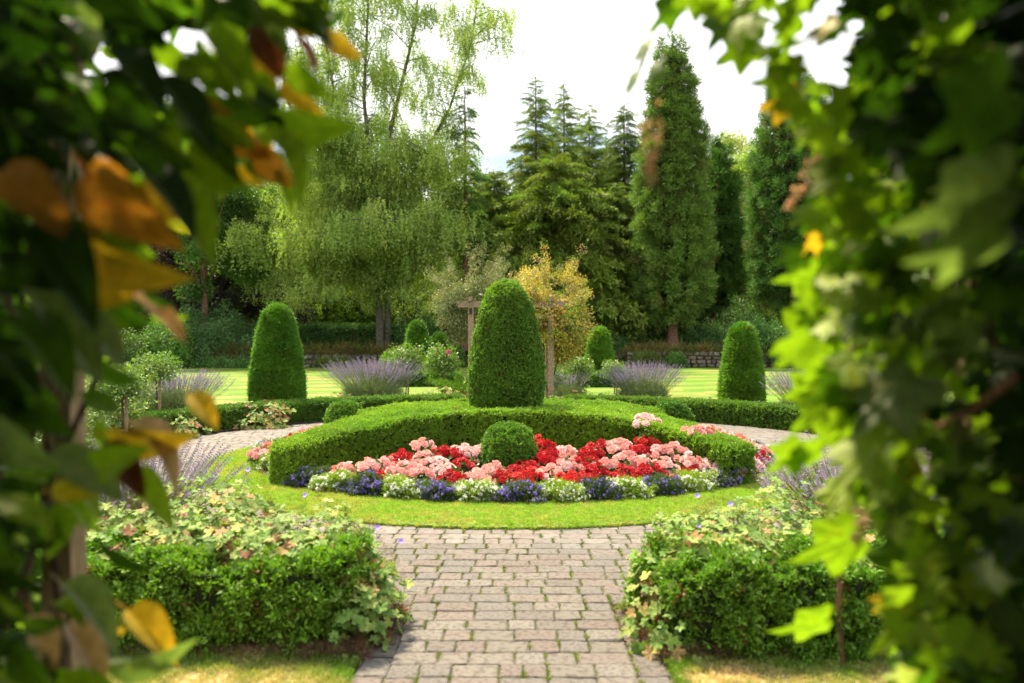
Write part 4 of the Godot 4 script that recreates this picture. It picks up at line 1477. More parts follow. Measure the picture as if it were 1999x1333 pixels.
# ------------------------------------------------------------------ the timber arch with climbers
func make_rose_arch() -> void:
	var a := thing("rose_arch", "timber garden arch of square posts and crossbeams behind the middle topiary", "garden arch", Vector3(0, 0, -19.0))
	for p in [[-0.98, 0.0], [0.93, 0.0], [-1.0, -1.5], [0.92, -1.5]]:
		var s := Shape.new()
		s.box(Vector3(p[0] - 0.065, 0, p[1] - 0.065), Vector3(p[0] + 0.065, 2.38, p[1] + 0.065), Color.WHITE)
		var post := part("post", s.mesh(), timber(), a)
		s = Shape.new()
		s.box(Vector3(p[0] - 0.03, 2.22, p[1] + 0.068), Vector3(p[0] + 0.03, 2.36, p[1] + 0.085), Color.WHITE)
		part("bracket", s.mesh(), solid("iron", lin(0.02, 0.02, 0.02), 0.5), post)
	for z in [0.0, -1.5]:
		var s := Shape.new()
		s.box(Vector3(-1.28, 2.384, z - 0.05), Vector3(1.25, 2.53, z + 0.05), Color.WHITE)
		for e in [-1.0, 1.0]:     # the slanted ends
			s.quad(Vector3(e * 1.28 if e < 0 else 1.25, 2.44, z + 0.05), Vector3((e * 1.36) if e < 0 else 1.33, 2.53, z + 0.05), Vector3((e * 1.36) if e < 0 else 1.33, 2.53, z - 0.05), Vector3(e * 1.28 if e < 0 else 1.25, 2.44, z - 0.05), Color.WHITE)
			s.quad(Vector3(e * 1.28 if e < 0 else 1.25, 2.533, z - 0.05), Vector3((e * 1.36) if e < 0 else 1.33, 2.533, z - 0.05), Vector3((e * 1.36) if e < 0 else 1.33, 2.533, z + 0.05), Vector3(e * 1.28 if e < 0 else 1.25, 2.533, z + 0.05), Color.WHITE)
			for zz in [z - 0.05, z + 0.05]:
				s.tri(Vector3(e * 1.28 if e < 0 else 1.25, 2.44, zz), Vector3((e * 1.36) if e < 0 else 1.33, 2.53, zz), Vector3(e * 1.28 if e < 0 else 1.25, 2.53, zz), Color.WHITE)
		part("crossbeam", s.mesh(), timber(), a)
	for x in [-0.99, 0.925]:
		var s := Shape.new()
		s.box(Vector3(x - 0.045, 2.536, -1.62), Vector3(x + 0.045, 2.64, 0.14), Color.WHITE)
		part("side_rail", s.mesh(), timber(), a)
	for q in [[0.80, -0.32], [1.04, -0.1]]:
		var s := Shape.new()
		var pts := []
		var rad := []
		for k in 9:
			pts.append(Vector3(q[0] + 0.09 * sin(k * 1.1 + q[0] * 9.0), k * 0.31, q[1] + 0.06 * cos(k * 1.3)))
			rad.append(0.022 - 0.001 * k)
		s.tube(pts, rad, 6, Color.WHITE)
		part("vine_stem", s.mesh(), bark("brown"), a)
	var l := climber("climbing_shrub", "silvery green climber heaped on the left side of the timber arch", Vector3(-0.95, 2.74, -19.6), Vector3(1.0, 0.72, 0.8), 460, 0.15, [lin(0.20, 0.25, 0.10), lin(0.27, 0.30, 0.13), lin(0.14, 0.19, 0.06), lin(0.27, 0.25, 0.10)], 26)
	var r := climber("climbing_shrub", "golden orange climber heaped on the right side of the timber arch", Vector3(0.92, 2.36, -19.5), Vector3(0.95, 1.10, 0.85), 560, 0.20, [lin(0.46, 0.42, 0.06), lin(0.52, 0.33, 0.06), lin(0.22, 0.32, 0.05), lin(0.36, 0.30, 0.14), lin(0.54, 0.46, 0.08)], 30)

func climber(called: String, label: String, at: Vector3, size: Vector3, n: int, leaf: float, tints: Array, shoots: int) -> Node3D:
	var t := thing(called, label, "climbing plant", at, "climbers on the timber arch")
	var lv := [[], []]
	var lt := [[], []]
	var heads := []
	for k in 11:
		heads.append([rv() * size * 0.62, rf(0.34, 0.62)])
	var side := signf(at.x)        # some hang down outside the post, some creep in along the beam
	heads[0] = [Vector3(side * 0.42, -0.72, 0.25), 0.40]
	heads[1] = [Vector3(side * 0.30, -1.02, 0.2), 0.26]
	heads[2] = [Vector3(-side * 0.62, 0.20, 0.2), 0.34]
	heads[3] = [Vector3(side * 0.62, -0.25, 0.2), 0.44]
	for i in n:
		var d := rv().normalized()
		var hd: Array = heads[i % 11]
		var p: Vector3 = hd[0] + d * size * hd[1] * pow(R.randf(), 0.4)
		lv[i % 2].append(Transform3D(facing(d + rv(), leaf * rf(0.6, 1.2)), p))
		var h := clampf(0.5 + p.y / size.y * 0.4 + lump.get_noise_3dv(p * 40.0) * 0.9, 0.0, 0.999)
		lt[i % 2].append(vary(tints[int(R.randf() * tints.size())] if R.randf() < 0.6 else tints[int(h * tints.size())], 0.25))
	var s := Shape.new()
	for k in shoots:
		var d := Vector3(rf(-1, 1), rf(0.1, 1.0), rf(-0.8, 0.8)).normalized()
		var p := d * size * 0.6
		var e := p + (d + Vector3(0, 0.45, 0) + rv() * 0.4) * rf(0.35, 0.6)
		s.tube([p, p.lerp(e, 0.5) + rv() * 0.05, e], [0.006, 0.005, 0.003], 4, Color.WHITE)
		for j in 5:
			lv[j % 2].append(Transform3D(facing(rv(), leaf * rf(0.45, 0.7)), p.lerp(e, 0.3 + 0.17 * j)))
			lt[j % 2].append(vary(tints[(k + j) % tints.size()], 0.25))
	part("stems", s.mesh(), bark("brown"), t)
	for k in 2:
		many("foliage", sprig["broad%d" % k], leafy("climb", 0.5, lin(0.5, 0.5, 0.3), 0.3), lv[k], lt[k], t)
	return t


# ------------------------------------------------------------------ trees
func crown_tree(called: String, label: String, at: Vector3, high: float, trunk: float, env_c: Vector3, env_r: Vector3, blobs: int, blob_r: float, per_blob: int, leaf: float, tint: Color, bark_kind: String, group := "", sag := 0.0) -> Node3D:
	var t := thing(called, label, "tree", at, group)
	var s := Shape.new()
	var pts := []
	var rad := []
	for k in 7:
		var u := k / 6.0
		pts.append(Vector3(sin(u * 2.3 + at.x) * trunk * 1.2 * u, u * (env_c.y + env_r.y * 0.4), cos(u * 1.9 + at.z) * trunk * u))
		rad.append(trunk * (1.25 if k == 0 else 1.0) * lerpf(1.0, 0.25, u))
	s.tube(pts, rad, 9, Color.WHITE)
	var lv := [[], [], [], []]
	var lt := [[], [], [], []]
	for b in blobs:
		var d := Vector3(rf(-1, 1), rf(-1, 1), rf(-1, 1)).normalized()
		var c := env_c + d * env_r * pow(R.randf(), 0.45) * 0.92
		var r := blob_r * rf(0.65, 1.25)
		if b % 2 == 0:
			var u := clampf((c.y - r) / (env_c.y + env_r.y * 0.4) * 0.75, 0.2, 0.95)
			var st: Vector3 = pts[int(u * 6)]
			s.tube([st, st.lerp(c, 0.5) + Vector3(0, 0.1 * r, 0), c], [trunk * 0.32, trunk * 0.2, trunk * 0.07], 5, Color.WHITE)
		var btint := shade(tint, 1.75 * rf(0.72, 1.28))
		btint.r *= rf(0.85, 1.15)
		for i in per_blob:
			var e := rv().normalized()
			var p := c + e * Vector3(r, r * 0.72, r) * pow(R.randf(), 0.4)
			p.y -= sag * (p - env_c).length() * 0.1
			lv[i % 4].append(Transform3D(facing(e + rv() * 0.8, leaf * rf(0.7, 1.3)), p))
			lt[i % 4].append(vary(btint, 0.22))
	part("trunk", s.mesh(), bark(bark_kind), t)
	for k in 4:
		many("crown", sprig["broad%d" % k], leafy("tree", 0.5, lin(0.6, 0.75, 0.12), 0.35), lv[k], lt[k], t)
	return t


func fir(label: String, at: Vector3, high: float, low: float, reach: float, tiers: int, per: int, tint: Color, droop: float, taper: float, group: String, bark_kind := "red", trunk := 0.22) -> void:
	var t := thing("fir_tree", label, "conifer", at, group)
	var s := Shape.new()
	s.tube([Vector3.ZERO, Vector3(0.05, high * 0.5, 0), Vector3(0, high, 0)], [trunk, trunk * 0.6, 0.03], 8, Color.WHITE)
	part("trunk", s.mesh(), bark(bark_kind), t)
	var lv := [[], [], [], []]
	var lt := [[], [], [], []]
	for k in tiers * 2:
		var u := clampf((k + rf(-0.8, 0.8)) / (tiers * 2), 0.0, 1.0)
		var y := low + (high - low) * u
		var l := reach * pow(clampf(1.0 - u, 0.02, 1.0), taper)
		var n := maxi(3, int(per * 1.3 * (0.55 + 0.45 * (1.0 - u))))
		var a0 := rf(0, TAU)
		for e in n:
			var a := a0 + TAU * e / n + rf(-0.3, 0.3)
			var ll := l * pow(R.randf(), 0.6) * rf(0.8, 1.2) + 0.25
			var b := Basis.from_euler(Vector3(rf(-0.5, 0.5), a, rf(-0.45, 0.35) - droop * (1.0 - u) + 0.18 * u * u))
			lv[e % 4].append(Transform3D(b * Basis.from_scale(Vector3(ll, ll * rf(0.7, 1.1), ll * rf(0.45, 0.9))), Vector3(0, y + rf(-0.3, 0.3), 0)))
			lt[e % 4].append(vary(shade(Color(tint.r * 1.12, tint.g, tint.b), 2.2), 0.35))
	for k in 4:
		many("boughs", sprig["fir%d" % k], leafy("fir", 0.55, lin(0.4, 0.5, 0.1), 0.3), lv[k], lt[k], t)


func cypress(label: String, at: Vector3, high: float, low: float, width: float, prof: Array, n: int, size: float, tint: Color, trunks: Array, lean := 0.0) -> void:
	var t := thing("cypress_tree", label, "conifer", at, "columnar cypresses at the right")
	for q in trunks:
		var s := Shape.new()
		s.tube([Vector3(q[0], 0, 0.1), Vector3(q[0], low * 0.5, 0), Vector3(q[0] * 0.6, low + 2.0, 0), Vector3(0, high * 0.8, 0)], [q[1] * 1.5, q[1], q[1] * 0.9, 0.05], 9, Color.WHITE)
		part("trunk", s.mesh(), bark("red"), t)
	var pr := []
	for p in prof:
		pr.append(Vector2(p[0] * width * 0.5, low + p[1] * (high - low)))
	var sh := lathe(pr, 22, 0.16)
	var sk := Surface.new()
	sk.take(sh)
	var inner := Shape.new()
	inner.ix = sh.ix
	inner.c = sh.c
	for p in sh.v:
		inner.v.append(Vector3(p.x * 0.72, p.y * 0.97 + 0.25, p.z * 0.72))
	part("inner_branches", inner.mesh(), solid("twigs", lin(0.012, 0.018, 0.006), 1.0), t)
	var lv := [[], [], [], []]
	var lt := [[], [], [], []]
	for i in n:
		var q := sk.pick(R)
		var g := lump.get_noise_3dv((q[0] * Vector3(1, 1.5, 1) + at) * 22.0)
		if g < -0.22 and R.randf() < 0.8:
			continue
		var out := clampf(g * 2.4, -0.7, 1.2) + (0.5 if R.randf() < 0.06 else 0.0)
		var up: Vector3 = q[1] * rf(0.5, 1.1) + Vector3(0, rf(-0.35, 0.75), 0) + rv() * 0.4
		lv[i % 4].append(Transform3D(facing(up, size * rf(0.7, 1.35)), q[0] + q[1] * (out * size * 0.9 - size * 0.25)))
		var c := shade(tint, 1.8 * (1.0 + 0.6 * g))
		lt[i % 4].append(vary(c, 0.25) if R.randf() > 0.035 else vary(lin(0.16, 0.10, 0.04), 0.3))
	for k in 4:
		many("crown", sprig["cypress%d" % k], leafy("cypress", 0.55, lin(0.4, 0.5, 0.1), 0.3), lv[k], lt[k], t)


func birch_tree() -> void:
	var at := Vector3(-7.6, 0.84, -46.0)
	var t := thing("birch_tree", "tall weeping birch with thin drooping twigs, behind the stone wall left of the arch", "tree", at)
	var s := Shape.new()
	var lv := [[], [], [], []]
	var lt := [[], [], [], []]
	var f := 0
	# the stems: [points as x, y, z], thickness
	var stems := [
		[[Vector3(0, 0, 0), Vector3(-0.05, 3, 0), Vector3(0.25, 7, 0.1), Vector3(0.2, 11, 0.2), Vector3(1.2, 15, 0.2), Vector3(2.1, 19, 0), Vector3(2.3, 23.5, 0)], 0.26],
		[[Vector3(0.42, 0, -0.2), Vector3(0.40, 3, -0.2), Vector3(0.0, 6, -0.1), Vector3(-1.4, 10, -0.4), Vector3(-2.6, 14, -0.5), Vector3(-3.2, 18, -0.4), Vector3(-3.3, 22.5, 0)], 0.22],
		[[Vector3(0.2, 6.5, 0.1), Vector3(-0.3, 10, 1.2), Vector3(-0.6, 14, 1.8), Vector3(-0.4, 19, 1.6), Vector3(-0.5, 23.5, 1.2)], 0.17],
		[[Vector3(0.2, 8, 0.1), Vector3(2.2, 11, -0.8), Vector3(3.9, 14.2, -1.0), Vector3(5.2, 18, -0.9), Vector3(5.6, 20.5, -0.8)], 0.13],
		[[Vector3(-0.6, 8, -0.2), Vector3(-3.0, 10.2, 0.6), Vector3(-5.0, 14, 0.9), Vector3(-5.8, 18, 0.8), Vector3(-5.9, 21, 0.8)], 0.14],
		[[Vector3(0.2, 5, 0.1), Vector3(1.8, 6.4, 1.2), Vector3(3.2, 7.2, 1.8), Vector3(4.2, 7.0, 2.0)], 0.12],
		[[Vector3(0.1, 4.2, 0.1), Vector3(-2.0, 5.4, 1.6), Vector3(-4.4, 6.2, 2.2), Vector3(-6.2, 5.9, 2.2)], 0.12],
		[[Vector3(0.2, 6, -0.1), Vector3(-2.6, 8.0, -1.2), Vector3(-5.2, 9.6, -1.6), Vector3(-7.2, 9.6, -1.4)], 0.12],
		[[Vector3(0.2, 4.6, 0.1), Vector3(0.6, 5.8, 2.6), Vector3(0.7, 6.6, 4.2), Vector3(0.8, 6.4, 5.4)], 0.10],
		[[Vector3(0.2, 7.4, 0.1), Vector3(1.6, 9.4, 2.0), Vector3(2.6, 10.6, 3.2), Vector3(3.2, 10.6, 4.0)], 0.10],
		[[Vector3(0.0, 9, 0.1), Vector3(-1.6, 11.2, 2.2), Vector3(-2.8, 12.2, 3.4), Vector3(-3.4, 12.0, 4.0)], 0.10]]
	for q in stems:
		var p: Array = q[0]
		var rad := []
		for k in p.size():
			rad.append(lerpf(q[1], 0.025, float(k) / (p.size() - 1)))
		s.tube(p, rad, 8, Color.WHITE)
		# side branches and their hanging sprays
		var n := 0
		for k in range(1, p.size()):
			for j in 10:
				var b: Vector3 = (p[k - 1] as Vector3).lerp(p[k], (j + R.randf()) / 10.0)
				if b.y < 3.6:
					continue
				n += 1
				var a := rf(0, TAU)
				var high := smoothstep(10.5, 15.0, b.y)
				var l := lerpf(rf(1.2, 3.0), rf(1.0, 2.9), high)
				var e := b + Vector3(cos(a) * l, rf(0.1, 0.9) * (0.6 + high), sin(a) * l)
				s.tube([b, b.lerp(e, 0.5) + Vector3(0, 0.22, 0), e + Vector3(0, -0.15, 0)], [0.045, 0.026, 0.010], 4, Color.WHITE)
				var m := int(lerpf(11, 16, high))
				var tint := lin(0.24, 0.34, 0.070).lerp(lin(0.34, 0.42, 0.10), R.randf())
				for i in m:
					var u := 0.25 + 0.85 * (i + R.randf()) / m
					var c := b.lerp(e, u) + rv() * lerpf(0.75, 0.6, high)
					f = (f + 1) % 4
					var bs := Basis.from_euler(Vector3(rf(-0.25, 0.25), rf(0, TAU), rf(-0.25, 0.25)))
					lv[f].append(Transform3D(bs * Basis.from_scale(Vector3(1.0, rf(0.9, 1.5), 1.0) * lerpf(rf(0.8, 1.25), rf(0.65, 1.0), high)), c))
					lt[f].append(vary(tint, 0.25))
	# the skirt of low feathery twigs
	for i in 3100:
		var a := rf(0, TAU)
		var r := sqrt(R.randf())
		var y := rf(3.6 + 1.6 * lump.get_noise_2d(a * 40.0, 5.0), 10.5)
		var wide := lerpf(6.3, 5.2, absf(y - 6.5) / 4.0) * (1.0 + 0.35 * lump.get_noise_2d(a * 50.0, y * 9.0))
		if lump.get_noise_3d(cos(a) * r * 80.0, y * 24.0, sin(a) * r * 80.0) < -0.08:
			continue
		if y < 6.2 and absf(cos(a) * wide * r - 1.2) < 1.3 and sin(a) > 0.0 and R.randf() < 0.8:
			continue
		f = (f + 1) % 4
		var p := Vector3(cos(a) * wide * r - 1.1, y - r * r * 1.3 , sin(a) * 4.6 * r)
		lv[f].append(Transform3D(Basis.from_euler(Vector3(rf(-0.4, 0.4), rf(0, TAU), rf(-0.4, 0.4))) * Basis.from_scale(Vector3.ONE * rf(0.5, 0.95)), p))
		lt[f].append(vary(shade(lin(0.31, 0.40, 0.095), 1.0 + 1.1 * lump.get_noise_3dv(p * 22.0)), 0.25))
	part("trunk", s.mesh(), bark("grey"), t)
	for k in 4:
		many("crown", sprig["birch%d" % k], leafy("birch", 0.5, lin(0.65, 0.8, 0.15), 0.35), lv[k], lt[k], t)


func at_px(px: float, far: float, y := 0.84) -> Vector3:
	return Vector3((px - 1000.0) * far / FOCAL, y, -far)


func make_trees() -> void:
	birch_tree()
	crown_tree("broadleaf_tree", "dark green tree with bare reddish lower trunk, left of the birch", at_px(400, 45), 13.5, 0.20, Vector3(0.3, 7.6, 0), Vector3(4.2, 5.0, 3.4), 30, 1.35, 55, 0.42, lin(0.050, 0.105, 0.020), "red", "broadleaf trees behind the garden")
	crown_tree("copper_beech", "dark purple leaved tree in shade behind the tree with the reddish trunk", at_px(430, 53), 12, 0.35, Vector3(0, 5.5, 0), Vector3(7.0, 5.6, 4.0), 34, 1.9, 50, 0.5, lin(0.030, 0.020, 0.024), "dark", "copper beeches")
	crown_tree("copper_beech", "purple crown showing above the green trees at upper left", at_px(440, 70), 21, 0.4, Vector3(0, 15.5, 0), Vector3(4.0, 5.8, 3.0), 18, 1.7, 50, 0.55, lin(0.055, 0.030, 0.034), "dark", "copper beeches")
	crown_tree("broadleaf_tree", "big green tree behind the foreground leaves at upper left", at_px(290, 62), 20, 0.4, Vector3(0, 11.5, 0), Vector3(7.5, 8.0, 5.0), 44, 2.0, 55, 0.6, lin(0.075, 0.125, 0.025), "dark", "broadleaf trees behind the garden")
	crown_tree("broadleaf_tree", "tree at the far left edge, almost covered by vine leaves", at_px(60, 52), 19, 0.4, Vector3(0, 10.0, 0), Vector3(7.0, 8.2, 4.0), 34, 2.0, 50, 0.6, lin(0.06, 0.11, 0.022), "dark", "broadleaf trees behind the garden")
	crown_tree("broadleaf_tree", "green tree standing close behind the birch on its left", at_px(590, 64), 19, 0.4, Vector3(0, 9.5, 0), Vector3(5.5, 7.0, 4.0), 30, 2.0, 50, 0.6, lin(0.075, 0.12, 0.025), "dark", "broadleaf trees behind the garden")
	crown_tree("broadleaf_tree", "bright yellow green tree far behind, between the birch and the firs", at_px(960, 92), 20, 0.4, Vector3(0, 11.5, 0), Vector3(6.5, 7.0, 4.0), 34, 2.2, 50, 0.7, lin(0.16, 0.20, 0.035), "grey", "broadleaf trees behind the garden")
	crown_tree("broadleaf_tree", "light green tree right behind the birch, low on its right side", at_px(845, 80), 18, 0.4, Vector3(0, 10.5, 0), Vector3(5.5, 6.8, 4.0), 28, 2.1, 50, 0.7, lin(0.13, 0.175, 0.035), "grey", "broadleaf trees behind the garden")
	crown_tree("broadleaf_tree", "pale sunlit tree rising between the two right cypresses", at_px(1440, 78), 22, 0.4, Vector3(0, 14.0, 0), Vector3(4.6, 7.8, 4.0), 30, 1.9, 55, 0.6, lin(0.20, 0.235, 0.05), "grey", "broadleaf trees behind the garden")
	crown_tree("broadleaf_tree", "yellow green young tree low between the right cypresses", at_px(1470, 58), 9, 0.15, Vector3(0, 4.6, 0), Vector3(1.7, 4.2, 1.6), 16, 0.95, 50, 0.36, lin(0.17, 0.215, 0.04), "grey", "broadleaf trees behind the garden")
	crown_tree("broadleaf_tree", "tree at the right edge, almost covered by hanging vine", at_px(1760, 56), 19, 0.4, Vector3(0, 9.5, 0), Vector3(6.0, 8.2, 4.0), 34, 2.0, 50, 0.6, lin(0.07, 0.12, 0.022), "dark", "broadleaf trees behind the garden")

	crown_tree("broadleaf_tree", "mid green tree filling the gap behind the two slender firs", at_px(1085, 74), 17, 0.3, Vector3(0, 9.0, 0), Vector3(5.0, 7.0, 4.0), 28, 1.9, 50, 0.6, lin(0.085, 0.13, 0.026), "dark", "broadleaf trees behind the garden")
	crown_tree("broadleaf_tree", "mid green tree behind the dark fir and the tallest cypress", at_px(1215, 74), 18, 0.3, Vector3(0, 9.5, 0), Vector3(4.6, 7.4, 4.0), 28, 1.9, 50, 0.6, lin(0.085, 0.13, 0.026), "dark", "broadleaf trees behind the garden")
	var g := "firs and hemlocks behind the arch"
	fir("slim sparse fir with a bare reddish trunk, right beside the birch", at_px(908, 46), 15.2, 6.0, 2.0, 21, 5, lin(0.055, 0.105, 0.024), 0.10, 0.45, g)
	fir("tallest slender fir of the group right of the sky gap", at_px(1046, 54), 18.4, 3.0, 4.0, 34, 9, lin(0.085, 0.125, 0.026), 0.12, 0.68, g)
	fir("second slender fir, just right of the tallest one", at_px(1101, 57), 18.9, 3.5, 3.8, 32, 9, lin(0.092, 0.132, 0.026), 0.12, 0.66, g)
	fir("bushy topped fir between the slender fir and the dark one", at_px(1150, 60), 18.0, 4.0, 3.4, 30, 10, lin(0.09, 0.13, 0.027), 0.0, 0.5, g)
	fir("bushy fir filling the gap between the two slender ones", at_px(1072, 62), 16.4, 3.5, 3.4, 28, 10, lin(0.07, 0.112, 0.024), 0.0, 0.5, g)
	fir("bushy fir close behind the second slender one", at_px(1126, 63), 15.6, 3.5, 3.4, 28, 10, lin(0.068, 0.11, 0.024), 0.0, 0.5, g)
	fir("dark fir left of the tallest cypress", at_px(1218, 55), 16.8, 3.0, 3.3, 32, 10, lin(0.062, 0.098, 0.022), 0.15, 0.5, g)
	fir("small fir poking up between the two bushy firs", at_px(1183, 66), 17.4, 4.0, 2.6, 26, 9, lin(0.065, 0.105, 0.024), 0.15, 0.6, g)
	fir("broad hemlock with sweeping boughs behind the golden climber", at_px(1085, 48.5), 11.6, 1.6, 6.6, 30, 13, lin(0.070, 0.106, 0.018), 0.22, 0.5, g, "red", 0.28)
	fir("broad hemlock with sweeping boughs left of the arch, beside the birch", at_px(965, 51), 11.4, 1.8, 5.2, 28, 12, lin(0.066, 0.102, 0.018), 0.24, 0.55, g, "red", 0.28)
	fir("hemlock with sweeping boughs at the foot of the dark fir", at_px(1205, 49.5), 10.2, 1.8, 4.6, 26, 12, lin(0.062, 0.100, 0.018), 0.22, 0.55, g, "red", 0.26)

	var col := [[0.30, 0.0], [0.72, 0.02], [0.95, 0.10], [1.0, 0.22], [0.97, 0.36], [0.88, 0.52], [0.74, 0.66], [0.56, 0.79], [0.36, 0.89], [0.16, 0.97], [0.02, 1.0]]
	var egg := [[0.30, 0.0], [0.80, 0.03], [0.98, 0.14], [1.0, 0.30], [0.95, 0.46], [0.82, 0.62], [0.62, 0.77], [0.38, 0.90], [0.15, 0.97], [0.02, 1.0]]
	var loaf := [[0.30, 0.0], [0.72, 0.03], [0.92, 0.12], [1.0, 0.28], [1.0, 0.48], [0.92, 0.65], [0.76, 0.80], [0.5, 0.92], [0.2, 0.99], [0.02, 1.0]]
	cypress("tallest columnar cypress with a stout reddish trunk at the right", at_px(1313, 46), 18.0, 2.1, 3.5, col, 9000, 0.56, lin(0.070, 0.112, 0.020), [[0.0, 0.30]])
	cypress("egg shaped darker cypress on twin trunks, right of the tallest", at_px(1402, 52), 13.9, 2.7, 2.8, egg, 5000, 0.46, lin(0.048, 0.100, 0.018), [[-0.33, 0.14], [0.36, 0.16]])
	cypress("broad dark cypress half behind the hanging vine at the right", at_px(1548, 47), 16.2, 2.7, 4.2, loaf, 7600, 0.54, lin(0.045, 0.092, 0.018), [[0.1, 0.26]])

	# the wood behind everything
	g = "trees of the wood behind the garden"
	var spec := [[-100, 78, 17, "at the far left edge of the wood"], [120, 84, 18, "in the wood behind the leftmost vine leaves"], [330, 86, 17, "in the wood behind the purple tree"], [520, 82, 15, "in the wood behind the birch's left side"], [700, 88, 15, "in the wood behind the birch trunk"], [790, 96, 13, "in the wood low on the birch's right"], [1010, 104, 14, "in the wood behind the arch"], [1110, 84, 14, "in the wood behind the tallest firs"], [1200, 88, 13, "in the wood behind the dark fir"], [1290, 80, 14, "in the wood behind the tallest cypress"], [1380, 84, 13, "in the wood behind the egg shaped cypress"], [1520, 82, 16, "in the wood behind the broad cypress"], [1680, 80, 18, "in the wood behind the hanging vine"], [1880, 76, 18, "in the wood behind the right vine mass"], [2090, 78, 18, "at the far right edge of the wood"]]
	for q in spec:
		crown_tree("wood_tree", "dim green tree %s" % q[3], at_px(q[0], q[1]), q[2], 0.30, Vector3(0, q[2] * 0.52, 0), Vector3(6.0, q[2] * 0.44, 4.0), 22, 2.3, 40, 0.95, vary(lin(0.05, 0.085, 0.02), 0.25), "dark", g)
	# thin trunks showing under the boughs
	var kinds := [[1085, 60, 0.13, "grey"], [1096, 62, 0.12, "grey"], [1172, 58, 0.15, "red"], [1228, 57, 0.20, "red"], [1280, 70, 0.16, "grey"], [1290, 72, 0.14, "grey"], [1146, 52, 0.17, "dark"], [905, 49, 0.20, "red"]]
	var told := ["pale thin trunk under the hemlock boughs, nearer the golden climber", "second pale thin trunk close right of another under the hemlocks", "thin reddish trunk under the hemlocks, in front of the bright undergrowth", "stout reddish trunk under the dark fir", "pale slanting trunk left of the cypress trunk, far back", "pale trunk beside the slanting one, far back", "dark trunk behind the distant right topiary cones", "reddish trunk behind the silvery climber's post"]
	for k in kinds.size():
		var q: Array = kinds[k]
		var t := thing("bare_trunk", told[k], "tree", at_px(q[0], q[1], 0.0), "bare trunks under the conifers")
		var s := Shape.new()
		s.tube([Vector3(0, 0, 0), Vector3(0.12, 2.5, 0), Vector3(0.2, 5.5, 0.1), Vector3(0.25, 10, 0.1)], [q[2] * 1.4, q[2], q[2] * 0.9, q[2] * 0.5], 8, Color.WHITE)
		part("trunk", s.mesh(), bark(q[3]), t)
		var lv := []
		var lt := []
		for i in 26:
			var a := rf(0, TAU)
			var l := rf(1.0, 2.4)
			lv.append(Transform3D(Basis.from_euler(Vector3(rf(-0.3, 0.3), a, rf(-0.4, 0.1))) * Basis.from_scale(Vector3.ONE * l), Vector3(0.2, rf(5.0, 10.0), 0)))
			lt.append(vary(lin(0.10, 0.16, 0.03), 0.3))
		many("boughs", sprig["fir0"], leafy("fir", 0.55, lin(0.4, 0.5, 0.1), 0.3), lv, lt, t)


